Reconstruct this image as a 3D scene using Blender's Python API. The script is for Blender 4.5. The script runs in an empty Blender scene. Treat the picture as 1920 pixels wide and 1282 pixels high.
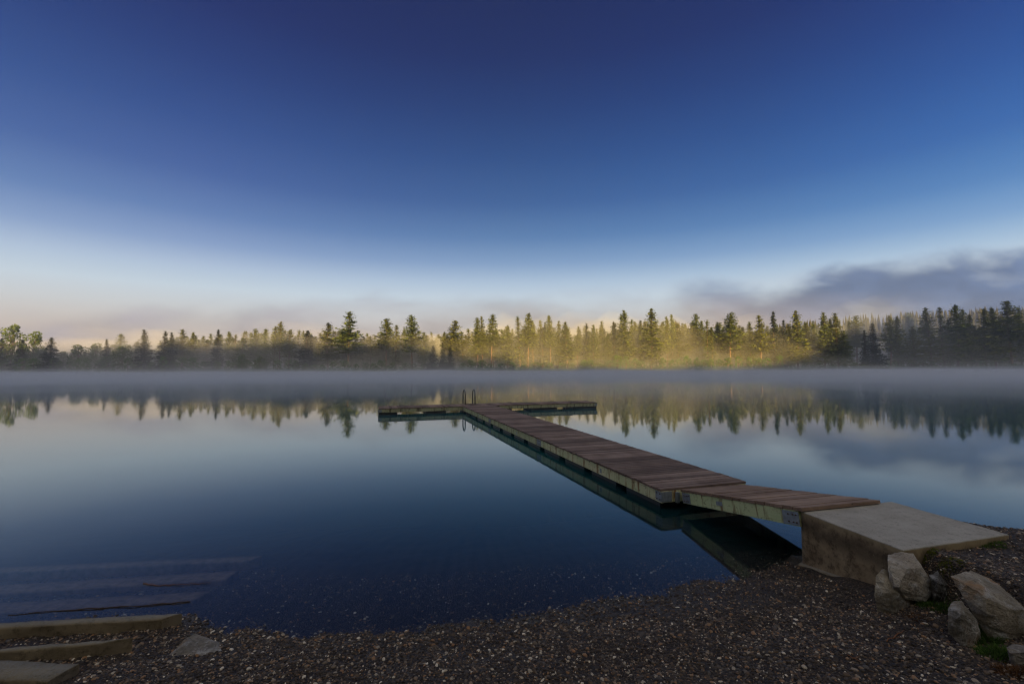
import bpy, bmesh, math, random
import numpy as np
from mathutils import Vector, Matrix, noise as mnoise

random.seed(7)
rng = np.random.default_rng(11)
scene = bpy.context.scene
COL = scene.collection
R = math.radians

# ------------------------------------------------------------------ camera
F, CH, HZ = 860.0, 2.5, 690.0
PITCH = math.atan((HZ - 641) / F)
ROLL = .0042
_fwd = Vector((0, math.cos(PITCH), math.sin(PITCH)))
_up0 = Vector((0, -math.sin(PITCH), math.cos(PITCH)))
_r0 = Vector((1, 0, 0))
_r = math.cos(ROLL) * _r0 - math.sin(ROLL) * _up0
_up = math.sin(ROLL) * _r0 + math.cos(ROLL) * _up0
CAM = Vector((0, 0, CH))

def ray(px, py):
    return _fwd + _r * ((px - 960) / F) + _up * ((641 - py) / F)

def atz(px, py, z):
    d = ray(px, py)
    return CAM + d * ((z - CH) / d.z)

def aty(px, py, Y):
    d = ray(px, py)
    return CAM + d * (Y / d.y)

cam_data = bpy.data.cameras.new('camera')
cam = bpy.data.objects.new('camera', cam_data)
COL.objects.link(cam)
M = Matrix.Identity(4)
for i in range(3):
    M[i][0] = _r[i]; M[i][1] = _up[i]; M[i][2] = -_fwd[i]; M[i][3] = CAM[i]
cam.matrix_world = M
cam_data.sensor_width = 36
cam_data.lens = 36 * F / 1920
cam_data.clip_start = .05
cam_data.clip_end = 6000
scene.camera = cam

# ------------------------------------------------------------------ helpers
def tag(o, label=None, cat=None, group=None, kind=None):
    if label: o['label'] = label
    if cat: o['category'] = cat
    if group: o['group'] = group
    if kind: o['kind'] = kind
    return o

def empty(name, loc=(0, 0, 0), rot=(0, 0, 0), label=None, cat=None, group=None):
    o = bpy.data.objects.new(name, None)
    o.empty_display_size = .2
    o.location = loc; o.rotation_euler = rot
    COL.objects.link(o)
    return tag(o, label, cat, group)

def link(name, me, mats, parent=None):
    o = bpy.data.objects.new(name, me)
    if not isinstance(mats, (list, tuple)): mats = [mats]
    for m in mats: me.materials.append(m)
    COL.objects.link(o)
    if parent: o.parent = parent
    return o

class MB:
    """collects simple solids into one mesh"""
    def __init__(s): s.v = []; s.f = []; s.mi = []; s.sm = []
    def add(s, vs, fs, mi=0, smooth=False):
        b = len(s.v); s.v += [tuple(v) for v in vs]
        for f in fs:
            s.f.append(tuple(i + b for i in f)); s.mi.append(mi); s.sm.append(smooth)
    def box(s, x0, x1, y0, y1, z0, z1, mi=0, jit=0.0, dz=(0, 0, 0, 0)):
        j = lambda: random.uniform(-jit, jit) if jit else 0
        vs = [(x0 + j(), y0 + j(), z0), (x1 + j(), y0 + j(), z0), (x1 + j(), y1 + j(), z0), (x0 + j(), y1 + j(), z0),
              (x0 + j(), y0 + j(), z1 + dz[0]), (x1 + j(), y0 + j(), z1 + dz[1]), (x1 + j(), y1 + j(), z1 + dz[2]), (x0 + j(), y1 + j(), z1 + dz[3])]
        s.add(vs, [(3, 2, 1, 0), (4, 5, 6, 7), (0, 1, 5, 4), (1, 2, 6, 5), (2, 3, 7, 6), (3, 0, 4, 7)], mi)
    def tube(s, pts, r, n=10, mi=0, cap=True):
        pts = [Vector(p) for p in pts]
        rs = r if isinstance(r, (list, tuple)) else [r] * len(pts)
        vs = []; prev = None
        for i, p in enumerate(pts):
            t = (pts[min(i + 1, len(pts) - 1)] - pts[max(i - 1, 0)]).normalized()
            a = prev if prev is not None else (Vector((0, 0, 1)) if abs(t.z) < .9 else Vector((1, 0, 0)))
            a = (a - t * a.dot(t)).normalized(); prev = a
            b = t.cross(a)
            for k in range(n):
                an = 2 * math.pi * k / n
                vs.append(p + (a * math.cos(an) + b * math.sin(an)) * rs[i])
        fs = []
        for i in range(len(pts) - 1):
            for k in range(n):
                fs.append((i * n + k, i * n + (k + 1) % n, (i + 1) * n + (k + 1) % n, (i + 1) * n + k))
        if cap:
            fs.append(tuple(range(n - 1, -1, -1))); fs.append(tuple((len(pts) - 1) * n + k for k in range(n)))
        s.add(vs, fs, mi, True)
    def mesh(s, name):
        me = bpy.data.meshes.new(name)
        me.from_pydata(s.v, [], s.f)
        me.polygons.foreach_set('material_index', s.mi)
        me.polygons.foreach_set('use_smooth', s.sm)
        me.update()
        return me
    def build(s, name, mats, parent=None, bevel=0):
        me = s.mesh(name)
        o = link(name, me, mats, parent)
        if bevel:
            bm = bmesh.new(); bm.from_mesh(me)
            bmesh.ops.bevel(bm, geom=bm.edges[:], offset=bevel, segments=2, affect='EDGES', clamp_overlap=True)
            bm.to_mesh(me); bm.free()
        return o

def np_mesh(name, verts, quads, smooth=False):
    me = bpy.data.meshes.new(name)
    nv, nq = len(verts), len(quads)
    k = quads.shape[1]
    me.vertices.add(nv); me.vertices.foreach_set('co', verts.astype(np.float32).ravel())
    me.loops.add(nq * k); me.loops.foreach_set('vertex_index', quads.astype(np.int32).ravel())
    me.polygons.add(nq)
    me.polygons.foreach_set('loop_start', np.arange(nq, dtype=np.int32) * k)
    me.polygons.foreach_set('loop_total', np.full(nq, k, dtype=np.int32))
    me.polygons.foreach_set('use_smooth', np.full(nq, smooth))
    me.update(calc_edges=True)
    return me

# ------------------------------------------------------------------ materials
class NT:
    def __init__(s, nt): s.nt = nt; s.n = nt.nodes; s.l = nt.links
    def new(s, t, **kw):
        n = s.n.new(t)
        for k, v in kw.items():
            if k.startswith('i_'):
                key = k[2:]; key = int(key) if key.isdigit() else key.replace('_', ' ')
                s.set(n.inputs[key], v)
            else: setattr(n, k, v)
        return n
    def set(s, sock, v):
        if isinstance(v, bpy.types.NodeSocket): s.l.new(v, sock)
        elif isinstance(v, (tuple, list)) and len(v) == 3 and sock.type == 'RGBA': sock.default_value = (*v, 1)
        else: sock.default_value = v
    def math(s, op, a, b=0.0, c=None, clamp=False):
        n = s.n.new('ShaderNodeMath'); n.operation = op; n.use_clamp = clamp
        s.set(n.inputs[0], a); s.set(n.inputs[1], b)
        if c is not None: s.set(n.inputs[2], c)
        return n.outputs[0]
    def mix(s, f, a, b, blend='MIX'):
        n = s.n.new('ShaderNodeMix'); n.data_type = 'RGBA'; n.blend_type = blend
        s.set(n.inputs[0], f); s.set(n.inputs[6], a); s.set(n.inputs[7], b)
        return n.outputs[2]
    def ramp(s, f, stops, interp='LINEAR'):
        n = s.n.new('ShaderNodeValToRGB'); cr = n.color_ramp; cr.interpolation = interp
        while len(cr.elements) > 1: cr.elements.remove(cr.elements[-1])
        cr.elements[0].position = stops[0][0]; cr.elements[0].color = (*stops[0][1], 1) if isinstance(stops[0][1], (tuple, list)) else (stops[0][1],) * 3 + (1,)
        for p, c in stops[1:]:
            e = cr.elements.new(p); e.color = (*c, 1) if isinstance(c, (tuple, list)) else (c, c, c, 1)
        s.l.new(f, n.inputs[0])
        return n.outputs[0]
    def maprange(s, v, a, b, c=0.0, d=1.0, smooth=False):
        n = s.n.new('ShaderNodeMapRange'); n.clamp = True
        if smooth: n.interpolation_type = 'SMOOTHSTEP'
        s.set(n.inputs[0], v)
        for i, x in enumerate((a, b, c, d)): s.set(n.inputs[i + 1], x)
        return n.outputs[0]
    def noise(s, vec, scale, detail=4, rough=.55, out=0, dist=0):
        n = s.n.new('ShaderNodeTexNoise'); s.set(n.inputs['Vector'], vec)
        n.inputs['Scale'].default_value = scale; n.inputs['Detail'].default_value = detail
        n.inputs['Roughness'].default_value = rough; n.inputs['Distortion'].default_value = dist
        return n.outputs[out]
    def voro(s, vec, scale, feature='F1', out='Distance', rnd=1.0):
        n = s.n.new('ShaderNodeTexVoronoi'); n.feature = feature; s.set(n.inputs['Vector'], vec)
        n.inputs['Scale'].default_value = scale
        n.inputs['Randomness'].default_value = rnd
        return n.outputs[out]
    def mapping(s, vec, scale=(1, 1, 1), loc=(0, 0, 0), rot=(0, 0, 0)):
        n = s.n.new('ShaderNodeMapping'); s.set(n.inputs[0], vec)
        n.inputs['Scale'].default_value = scale; n.inputs['Location'].default_value = loc; n.inputs['Rotation'].default_value = rot
        return n.outputs[0]
    def bump(s, h, strength=.5, dist=.01, normal=None):
        n = s.n.new('ShaderNodeBump'); n.inputs['Strength'].default_value = strength; n.inputs['Distance'].default_value = dist
        s.set(n.inputs['Height'], h)
        if normal is not None: s.set(n.inputs['Normal'], normal)
        return n.outputs[0]

def material(name):
    m = bpy.data.materials.new(name); m.use_nodes = True
    m.node_tree.nodes.clear()
    g = NT(m.node_tree)
    g.out = g.new('ShaderNodeOutputMaterial')
    return m, g

def principled(g, color, rough=.7, normal=None, metallic=0.0, spec=.5):
    b = g.new('ShaderNodeBsdfPrincipled')
    g.set(b.inputs['Base Color'], color); g.set(b.inputs['Roughness'], rough)
    g.set(b.inputs['Metallic'], metallic); g.set(b.inputs['Specular IOR Level'], spec)
    if normal is not None: g.set(b.inputs['Normal'], normal)
    g.l.new(b.outputs[0], g.out.inputs[0])
    return b

def geo_pos(g): return g.new('ShaderNodeNewGeometry').outputs['Position']
def obj_co(g): return g.new('ShaderNodeTexCoord').outputs['Object']
def island(g): return g.new('ShaderNodeNewGeometry').outputs['Random Per Island']
def objrand(g): return g.new('ShaderNodeObjectInfo').outputs['Random']

MAT = {}
# deck planks (long axis = local x)
def wood_deck(name, c1, c2):
    m, g = material(name)
    co = obj_co(g); isl = island(g)
    grain = g.noise(g.mapping(co, (2.2, 42, 30)), 1.0, 6, .65)
    blot = g.noise(co, 1.7, 4, .6)
    c = g.mix(g.math('ADD', g.math('MULTIPLY', isl, .7), g.math('MULTIPLY', grain, .5)), c1, c2)
    c = g.mix(g.maprange(blot, .45, .75, 0, .5), c, (.055, .036, .034))
    pale = g.math('MULTIPLY', g.maprange(grain, .56, .74), g.maprange(isl, .3, .9, .15, .8))
    c = g.mix(pale, c, (.34, .25, .19))
    knots = g.maprange(g.noise(g.mapping(co, (14, 40, 30)), 1.0, 2), .68, .76, 0, .8)
    c = g.mix(knots, c, (.03, .02, .018))
    principled(g, c, g.maprange(blot, .3, .7, .7, .9), g.bump(grain, .7, .008), spec=.12)
    return m
MAT['deck'] = wood_deck('weathered_deck_wood', (.032, .022, .018), (.235, .17, .142))
MAT['ramp'] = wood_deck('ramp_deck_wood', (.12, .075, .052), (.28, .195, .145))

def wood_side(name, base, alt, stain):
    m, g = material(name)
    co = obj_co(g)
    grain = g.noise(g.mapping(co, (30, 1.6, 45)), 1.0, 6, .7)
    big = g.noise(g.mapping(co, (1, 1.1, 4)), 1.0, 4)
    c = g.mix(g.maprange(big, .35, .65), base, alt)
    c = g.mix(g.math('MULTIPLY', grain, .6), c, (.62, .60, .40))
    drip = g.noise(g.mapping(co, (6, 6.5, .9)), 1.0, 5, .7)
    c = g.mix(g.maprange(drip, .53, .62, 0, .9), c, stain)
    mold = g.noise(g.mapping(co, (12, 9, 16)), 1.0, 5, .7)
    c = g.mix(g.maprange(mold, .56, .68, 0, .8), c, (.06, .065, .035))
    crack = g.noise(g.mapping(co, (60, 1.1, 60)), 1.0, 3, .5)
    c = g.mix(g.maprange(crack, .64, .7, 0, .7), c, (.07, .05, .03))
    principled(g, c, .8, g.bump(grain, .5, .004), spec=.25)
    return m
MAT['side'] = wood_side('lichen_stained_side_board', (.56, .53, .32), (.42, .48, .25), (.20, .09, .03))
MAT['side_green'] = wood_side('green_stained_side_board', (.36, .39, .21), (.24, .31, .16), (.13, .07, .03))
MAT['side_dark'] = wood_side('dark_green_side_board', (.15, .175, .11), (.10, .125, .08), (.06, .045, .03))  # darker green tone for the crossbar side boards
MAT['rside'] = wood_side('green_treated_ramp_board', (.42, .50, .25), (.36, .47, .22), (.16, .10, .045))

def simple(name, col, rough, spec=.4, metallic=0, nscale=8, var=.35, bump=.2):
    m, g = material(name)
    n = g.noise(obj_co(g), nscale, 5, .65)
    dark = tuple(x * (1 - var) for x in col); light = tuple(min(1, x * (1 + var)) for x in col)
    principled(g, g.mix(g.maprange(n, .3, .7), dark, light), rough, g.bump(n, bump, .01), metallic, spec)
    return m
MAT['metal'] = simple('galvanised_plate', (.20, .23, .26), .55, .5, .35, 14, .3)
MAT['float'] = simple('black_float_plastic', (.008, .008, .010), .5, .4, 0, 5, .4)
MAT['under'] = simple('dark_framing', (.03, .025, .02), .8, .2)
MAT['rail'] = simple('dull_steel_tube', (.10, .11, .11), .35, .5, .8, 20, .3)
MAT['bolt'] = simple('rusty_bolt', (.07, .04, .025), .7)

# concrete
def concrete(name, kind):
    m, g = material(name)
    p = geo_pos(g)
    fine = g.noise(p, 60, 6, .75)
    big = g.noise(p, 3.2, 5, .6)
    med = g.noise(p, 9.5, 8, .74)
    if kind == 'top':
        c = g.mix(g.maprange(big, .3, .7), (.21, .19, .155), (.31, .285, .24))
        c = g.mix(g.maprange(fine, .45, .7, 0, .7), c, (.38, .36, .32))
        c = g.mix(g.maprange(g.noise(p, 13, 5, .7), .54, .68, 0, .6), c, (.10, .09, .075))
        c = g.mix(g.maprange(g.voro(p, 19), .0, .06, .8, 0), c, (.05, .04, .035))
        principled(g, c, .85, g.bump(fine, .35, .004), spec=.3)
    elif kind == 'side':
        zz = g.new('ShaderNodeSeparateXYZ', i_0=p).outputs[2]
        c = g.mix(g.maprange(big, .35, .65), (.17, .12, .07), (.28, .21, .125))
        c = g.mix(g.maprange(med, .47, .62, 0, .8), c, (.055, .038, .022))
        zb = g.math('ADD', zz, g.math('MULTIPLY', g.math('SUBTRACT', big, .5), .25))
        band = g.math('MULTIPLY', g.maprange(zb, .40, .5), g.maprange(zb, .66, .56))
        c = g.mix(g.math('MULTIPLY', band, .65), c, (.05, .038, .026))
        c = g.mix(g.maprange(zb, .62, .70, 0, .8), c, (.26, .205, .12))
        c = g.mix(g.maprange(fine, .6, .72, 0, .5), c, (.36, .29, .19))
        principled(g, c, .9, g.bump(g.math('ADD', fine, med), .35, .008), spec=.2)
    else:
        c = g.mix(g.maprange(big, .35, .65), (.15, .115, .07), (.24, .19, .12))
        c = g.mix(g.maprange(med, .5, .64, 0, .8), c, (.06, .048, .028))
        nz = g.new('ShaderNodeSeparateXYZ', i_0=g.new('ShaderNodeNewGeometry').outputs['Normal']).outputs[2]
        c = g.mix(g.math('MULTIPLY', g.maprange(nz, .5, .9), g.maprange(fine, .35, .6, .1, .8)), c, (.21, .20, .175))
        principled(g, c, .9, g.bump(g.math('ADD', fine, med), .9, .015), spec=.2)
    return m
MAT['ctop'] = concrete('trowelled_concrete_top', 'top')
MAT['cside'] = concrete('stained_concrete_side', 'side')
MAT['cstep'] = concrete('mossy_concrete_step', 'step')
MAT['cwet'] = simple('algae_covered_concrete', (.125, .088, .068), .8, .2, 0, 9, .45, .4)

# rock
def rock_mat(name, a, b, rust):
    m, g = material(name)
    co = obj_co(g)
    n1 = g.noise(co, 5, 7, .65); n2 = g.noise(g.mapping(co, (1, 1, 1.5), rot=(.5, .3, 0)), 8, 8, .75); n3 = g.noise(co, 45, 5, .7)
    c = g.mix(g.maprange(n1, .35, .65), a, b)
    c = g.mix(g.maprange(n2, .52, .66, 0, .75), c, (.36, .36, .35))
    c = g.mix(g.maprange(g.noise(co, 3.4, 4, .6, dist=.6), .55, .66, 0, rust), c, (.24, .125, .045))
    c = g.mix(g.maprange(n3, .35, .5, .55, 0), c, (.05, .045, .04))
    cr = g.voro(g.mapping(co, (1, 1, 1.6)), 5.5, 'DISTANCE_TO_EDGE')
    c = g.mix(g.math('MULTIPLY', g.maprange(cr, 0, .02, .7, 0), g.maprange(n1, .45, .6)), c, (.5, .48, .45))
    principled(g, c, .8, g.bump(g.math('ADD', n3, g.math('MULTIPLY', n2, 1.5)), .8, .02), spec=.3)
    return m
MAT['rock_pale'] = rock_mat('pale_grey_quartz_rock', (.20, .16, .115), (.38, .34, .28), .3)
MAT['rock_rust'] = rock_mat('rust_stained_rock', (.13, .105, .07), (.30, .26, .20), .9)
MAT['rock_brown'] = rock_mat('brown_grey_rock', (.11, .095, .075), (.22, .195, .165), .5)
MAT['rock_dark'] = rock_mat('darkest_rock', (.03, .027, .022), (.07, .06, .05), .3)  # darkest rock colours, for the little rock in the hollow

# gravel sheet
def gravel_mat():
    m, g = material('wet_gravel_and_lake_bed')
    p = geo_pos(g)
    sp = g.new('ShaderNodeSeparateXYZ', i_0=p); z = sp.outputs[2]; y = sp.outputs[1]
    warp = g.new('ShaderNodeVectorMath', operation='ADD', i_0=p)
    nv = g.new('ShaderNodeVectorMath', operation='SCALE'); g.set(nv.inputs[0], g.noise(p, 14, 2, .5, out=1)); nv.inputs['Scale'].default_value = .03
    g.set(warp.inputs[1], nv.outputs[0])
    w = warp.outputs[0]
    colr = g.voro(w, 62, 'F1', 'Color'); dist = g.voro(w, 62)
    sr = g.new('ShaderNodeSeparateColor', i_0=colr)
    c = g.ramp(sr.outputs[0], [(0, (.009, .006, .004)), (.35, (.026, .018, .012)), (.62, (.038, .029, .022)), (.8, (.08, .054, .032)), (.93, (.11, .092, .066)), (1, (.21, .18, .135))])
    c = g.mix(g.maprange(dist, .35, .75), c, (.010, .008, .007))
    patch = g.noise(p, 1.6, 5, .6)
    c = g.mix(g.maprange(patch, .42, .62, .0, .6), c, (.022, .018, .015))
    wet = g.maprange(z, .16, .0, 0, .55)
    c = g.mix(wet, c, g.mix(.5, c, (.012, .009, .007)), 'MIX')
    # deeper bed darkens: silt colour standing in for light the water absorbs
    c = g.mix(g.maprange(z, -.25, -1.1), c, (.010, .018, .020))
    # needle and grass litter on the far bank
    far = g.maprange(y, 150, 170)
    fc = g.mix(g.maprange(g.noise(p, .25, 4), .35, .65), (.05, .06, .022), (.13, .115, .05))
    c = g.mix(far, c, fc)
    h = g.math('MULTIPLY', g.math('SUBTRACT', 1, dist), 1.0)
    c = g.mix(1.0, c, g.mix(far, (1.02, .91, .80), (1, 1, 1)), 'MULTIPLY')
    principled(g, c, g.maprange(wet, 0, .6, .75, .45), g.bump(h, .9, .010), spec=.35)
    return m
MAT['gravel'] = gravel_mat()

def pebble_mat():
    m, g = material('mixed_pebbles')
    r = objrand(g)
    c = g.ramp(r, [(0, (.011, .008, .006)), (.28, (.026, .018, .013)), (.52, (.048, .037, .026)), (.64, (.085, .056, .032)), (.72, (.068, .064, .062)), (.83, (.15, .118, .085)), (.89, (.23, .125, .055)), (.94, (.24, .215, .18)), (.975, (.36, .33, .27)), (1, (.60, .57, .50))])
    n = g.noise(obj_co(g), 40, 3)
    c = g.mix(g.maprange(n, .4, .7, 0, .4), c, (.03, .025, .022))
    c = g.mix(1.0, c, (1.07, .98, .87), 'MULTIPLY')
    principled(g, c, .6, spec=.3)
    return m
MAT['pebble'] = pebble_mat()

def foliage(name, a, b, warm=(.10, .085, .03), transl=.25):
    m, g = material(name)
    isl = island(g); ob = objrand(g)
    p = geo_pos(g)
    n = g.noise(p, .7, 3)
    c = g.mix(g.maprange(g.math('ADD', g.math('MULTIPLY', isl, .5), n), .45, 1.05), a, b)
    c = g.mix(g.math('MULTIPLY', ob, .4), c, warm)
    b1 = g.new('ShaderNodeBsdfDiffuse'); g.set(b1.inputs[0], c)
    b2 = g.new('ShaderNodeBsdfTranslucent'); g.set(b2.inputs[0], c)
    mx = g.new('ShaderNodeMixShader'); mx.inputs[0].default_value = transl
    g.l.new(b1.outputs[0], mx.inputs[1]); g.l.new(b2.outputs[0], mx.inputs[2]); g.l.new(mx.outputs[0], g.out.inputs[0])
    return m
MAT['needle'] = foliage('conifer_needles', (.065, .09, .018), (.19, .23, .045), (.16, .14, .035))
MAT['needle_dark'] = foliage('dark_spruce_needles', (.022, .034, .018), (.055, .072, .030), (.05, .055, .022))
MAT['leaf'] = foliage('pale_broad_leaves', (.06, .10, .022), (.16, .22, .05), (.14, .15, .04), .4)
MAT['bush'] = foliage('shrub_leaves', (.05, .12, .018), (.12, .24, .03), (.10, .14, .03), .35)
MAT['far_needle'] = foliage('distant_forest_needles', (.05, .055, .025), (.10, .10, .045), (.10, .08, .04))
MAT['grass'] = foliage('short_grass', (.035, .075, .016), (.085, .13, .03), (.08, .09, .03), .3)
MAT['moss'] = foliage('mossy_grass', (.06, .085, .012), (.13, .14, .02), (.10, .08, .02), .2)
MAT['drygrass'] = foliage('dry_reddish_grass', (.06, .028, .014), (.13, .07, .03), (.10, .05, .03), .2)
def bark(name, a, b):
    m, g = material(name)
    n = g.noise(g.mapping(obj_co(g), (3, 3, .6)), 1.5, 5)
    principled(g, g.mix(n, a, b), .9, spec=.1)
    return m
MAT['bark'] = bark('reddish_pine_bark', (.08, .05, .035), (.22, .14, .085))
MAT['twig'] = bark('wet_twig_bark', (.03, .02, .015), (.09, .06, .04))
MAT['twigred'] = bark('reddish_stick_bark', (.12, .05, .03), (.22, .11, .06))

def hill_mat():
    m, g = material('forest_floor_and_hillside')
    p = geo_pos(g)
    n = g.noise(p, .08, 6, .65)
    principled(g, g.mix(g.maprange(n, .35, .65), (.035, .045, .018), (.08, .075, .035)), .95, spec=.05)
    return m
MAT['hill'] = hill_mat()

# water: Fresnel mirror over clear shallow water
def water_mat():
    m, g = material('still_lake_water')
    p = geo_pos(g)
    sp = g.new('ShaderNodeSeparateXYZ', i_0=p)
    n1 = g.noise(g.mapping(p, (1.0, .45, 1)), 1.1, 3, .5)
    n2 = g.noise(g.mapping(p, (1.0, .5, 1)), .13, 3, .5)
    h = g.math('ADD', g.math('MULTIPLY', n1, .25), n2)
    nrm = g.bump(h, .035, .06)
    fr = g.new('ShaderNodeFresnel'); fr.inputs['IOR'].default_value = 1.333
    g.set(fr.inputs['Normal'], nrm)
    gl = g.new('ShaderNodeBsdfGlossy'); gl.inputs["Roughness"].default_value = .038; g.set(gl.inputs['Normal'], nrm)
    gl.inputs['Color'].default_value = (.97, .985, 1, 1)
    tr = g.new('ShaderNodeBsdfTransparent'); tr.inputs[0].default_value = (.78, .84, .88, 1)
    # murky body colour of the deep water, clear at the edge
    df = g.new('ShaderNodeBsdfDiffuse'); df.inputs[0].default_value = (.010, .064, .074, 1)
    body = g.new('ShaderNodeMixShader')
    g.set(body.inputs[0], g.maprange(sp.outputs[1], 5.6, 14.0, .0, .92))
    g.l.new(tr.outputs[0], body.inputs[1]); g.l.new(df.outputs[0], body.inputs[2])
    mx = g.new('ShaderNodeMixShader'); g.l.new(fr.outputs[0], mx.inputs[0])
    g.l.new(body.outputs[0], mx.inputs[1]); g.l.new(gl.outputs[0], mx.inputs[2])
    g.l.new(mx.outputs[0], g.out.inputs[0])
    return m
MAT['water'] = water_mat()

def volume_mat(name, density, color, aniso=.0, het=None):
    m, g = material(name)
    v = g.new('ShaderNodeVolumePrincipled')
    v.inputs['Color'].default_value = (*color, 1)
    v.inputs['Anisotropy'].default_value = aniso
    if het: g.set(v.inputs['Density'], het(g))
    else: v.inputs['Density'].default_value = density
    g.l.new(v.outputs[0], g.out.inputs['Volume'])
    return m

# ------------------------------------------------------------------ terrain
SH = [(-400, 60), (-60, -6), (-30, 1.5), (-12, 4.2), (-8, 4.45), (-5.2, 4.62), (-3.9, 4.78), (-3.3, 4.76), (-2.77, 4.55), (-2.34, 4.51), (-1.83, 4.49), (-1.32, 4.48), (-.58, 4.59),
      (.2, 4.78), (.95, 5.04), (1.71, 5.26), (2.3, 5.51), (2.77, 5.6), (3.42, 5.95), (3.8, 6.2), (5.0, 6.5), (6.2, 6.45), (8, 6.3), (14, 7), (40, 10), (400, 60)]
SX = np.array([a for a, b in SH]); SY = np.array([b for a, b in SH])

def sstep(a, b, x):
    t = np.clip((x - a) / (b - a), 0, 1)
    return t * t * (3 - 2 * t)

def far_shore(x):
    return 215 - .087 * x + 3.0 * np.sin(x * .035 + 1) + 1.5 * np.sin(x * .11)

def height(x, y):
    x = np.asarray(x, float); y = np.asarray(y, float)
    ys = np.interp(x, SX, SY) + .035 * np.sin(x * 7.1) + .025 * np.sin(x * 17.3 + 1.3) + .02 * np.sin(x * 31 + y * 3)
    d = ys - y
    s = .095 + .075 * sstep(-1.0, 3.0, x)
    lum = .012 * np.sin(x * 4.3 + y * 2.1) * np.sin(y * 5.7 - x * 1.9) + .007 * np.sin(x * 11 + 2) * np.sin(y * 13) + .01 * np.sin(x * 2.3 - y * 6.2)
    land = s * d
    land = np.where(d > 6, s * 6 + (d - 6) * .02, land)
    bed = -.13 * (-d) - .012 * (-d) ** 2
    bed = np.maximum(bed, -3.2)
    h = np.where(d > 0, land, bed) + lum * np.where(d > 0, sstep(0, .6, d) * .9 + .25, .5)
    # raised gravel bank beside the concrete block, held by the rocks
    edge = 3.86 - .10 * sstep(3.9, 3.2, y) - .32 * sstep(3.4, 2.6, y)
    t = sstep(edge - .02, edge + .34, x) * sstep(6.4, 5.5, y)
    terr = .63 + .03 * np.sin(x * 3 + y * 2) + lum * .8 - .035 * (x - 5.3)
    terr = np.minimum(terr, .9 * np.maximum(d, 0) + .02)
    h = h * (1 - t) + np.maximum(h, terr) * t
    # far bank
    fs = far_shore(x)
    fd = y - fs
    bank = np.where(fd > 0, .9 * sstep(0, 5, fd) + .02 * fd, np.maximum(.12 * fd, -3.2))
    h = np.where(y > 100, bank, h)
    return h

def hz(x, y): return float(height(x, y))

def grow(a, lo, hi, step, g=1.22):
    """fine steps between lo and hi, widening to the limits in a"""
    xs = list(np.arange(lo, hi + 1e-6, step))
    s = step
    while xs[-1] < a[1]:
        s = min(s * g, 22); xs.append(xs[-1] + s)
    s = step; lft = []
    x = lo
    while x > a[0]:
        s = min(s * g, 22); x -= s; lft.append(x)
    return np.array(lft[::-1] + xs)

gx = grow((-620, 620), -5.6, 6.6, .04)
gy = grow((-150, 640), 2.2, 7.4, .04)
X, Y = np.meshgrid(gx, gy)
Z = height(X, Y)
nx, ny = len(gx), len(gy)
idx = np.arange(nx * ny).reshape(ny, nx)
quads = np.stack([idx[:-1, :-1], idx[:-1, 1:], idx[1:, 1:], idx[1:, :-1]], -1).reshape(-1, 4)
g_me = np_mesh('ground', np.stack([X, Y, Z], -1).reshape(-1, 3), quads, True)
tag(link('ground', g_me, MAT['gravel']), kind='structure')

# water sheet
w = MB(); w.add([(-620, -8, 0), (620, -8, 0), (620, 300, 0), (-620, 300, 0)], [(0, 1, 2, 3)])
tag(w.build('water', MAT['water']), kind='structure')

# wooded hill behind the photographer, unseen: crest shaped to shade foreground and outer trees
def crest(x):  # heights set by where shade should fall on the far trees
    xs = [-500, -270, -180, -110, -70, -40, -15, 5, 25, 55, 90, 110, 128, 145, 162, 180, 205, 500]
    cs = [69, 69, 68, 67, 65, 62, 58.5, 55, 52, 49.5, 49.5, 51, 54.5, 63, 70, 77, 84, 85]
    xs = [q + 38 for q in xs]
    return np.interp(x, xs, cs)
hx = np.arange(-420, 421, 4.0); hy = np.array([-14, -20, -30, -40, -48, -55, -60, -66, -75, -90, -118.])
hp = np.array([-.02, .05, .28, .52, .74, .93, 1.0, .97, .8, .5, .3])
HX, HY = np.meshgrid(hx, hy)
HZm = crest(HX) * hp[:, None] + np.where(hp[:, None] > .1, 1.4 * np.sin(HX * .9) * np.sin(HX * .37 + 1) + rng.uniform(-2.2, 1.6, HX.shape), 0)
i2 = np.arange(HX.size).reshape(HX.shape)
q2 = np.stack([i2[:-1, :-1], i2[:-1, 1:], i2[1:, 1:], i2[1:, :-1]], -1).reshape(-1, 4)
tag(link('shading_hillside', np_mesh('shading_hillside', np.stack([HX, HY, HZm], -1).reshape(-1, 3), q2, False), MAT['hill']), kind='structure')

# far ridge
def ridge(x):
    xs = [-500, -120, 0, 60, 110, 140, 165, 190, 235, 265, 300, 350, 420, 470, 600]
    cs = [1, 2, 6, 14, 27, 34, 24, 18, 22, 31, 35, 39, 43, 45, 45]
    return np.interp(x, xs, cs)
rx = np.arange(-500, 601, 10.0); ry = np.array([300, 330, 360, 390, 415, 440, 480.])
rp = np.array([.02, .2, .5, .8, .97, 1.0, .7])
RX, RY = np.meshgrid(rx, ry)
RZ = ridge(RX) * rp[:, None] * .93 + 1 + 1.2 * np.sin(RX * .05)
i3 = np.arange(RX.size).reshape(RX.shape)
q3 = np.stack([i3[:-1, :-1], i3[:-1, 1:], i3[1:, 1:], i3[1:, :-1]], -1).reshape(-1, 4)
tag(link('far_hill', np_mesh('far_hill', np.stack([RX, RY, RZ], -1).reshape(-1, 3), q3, True), MAT['hill']), kind='structure')

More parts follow.
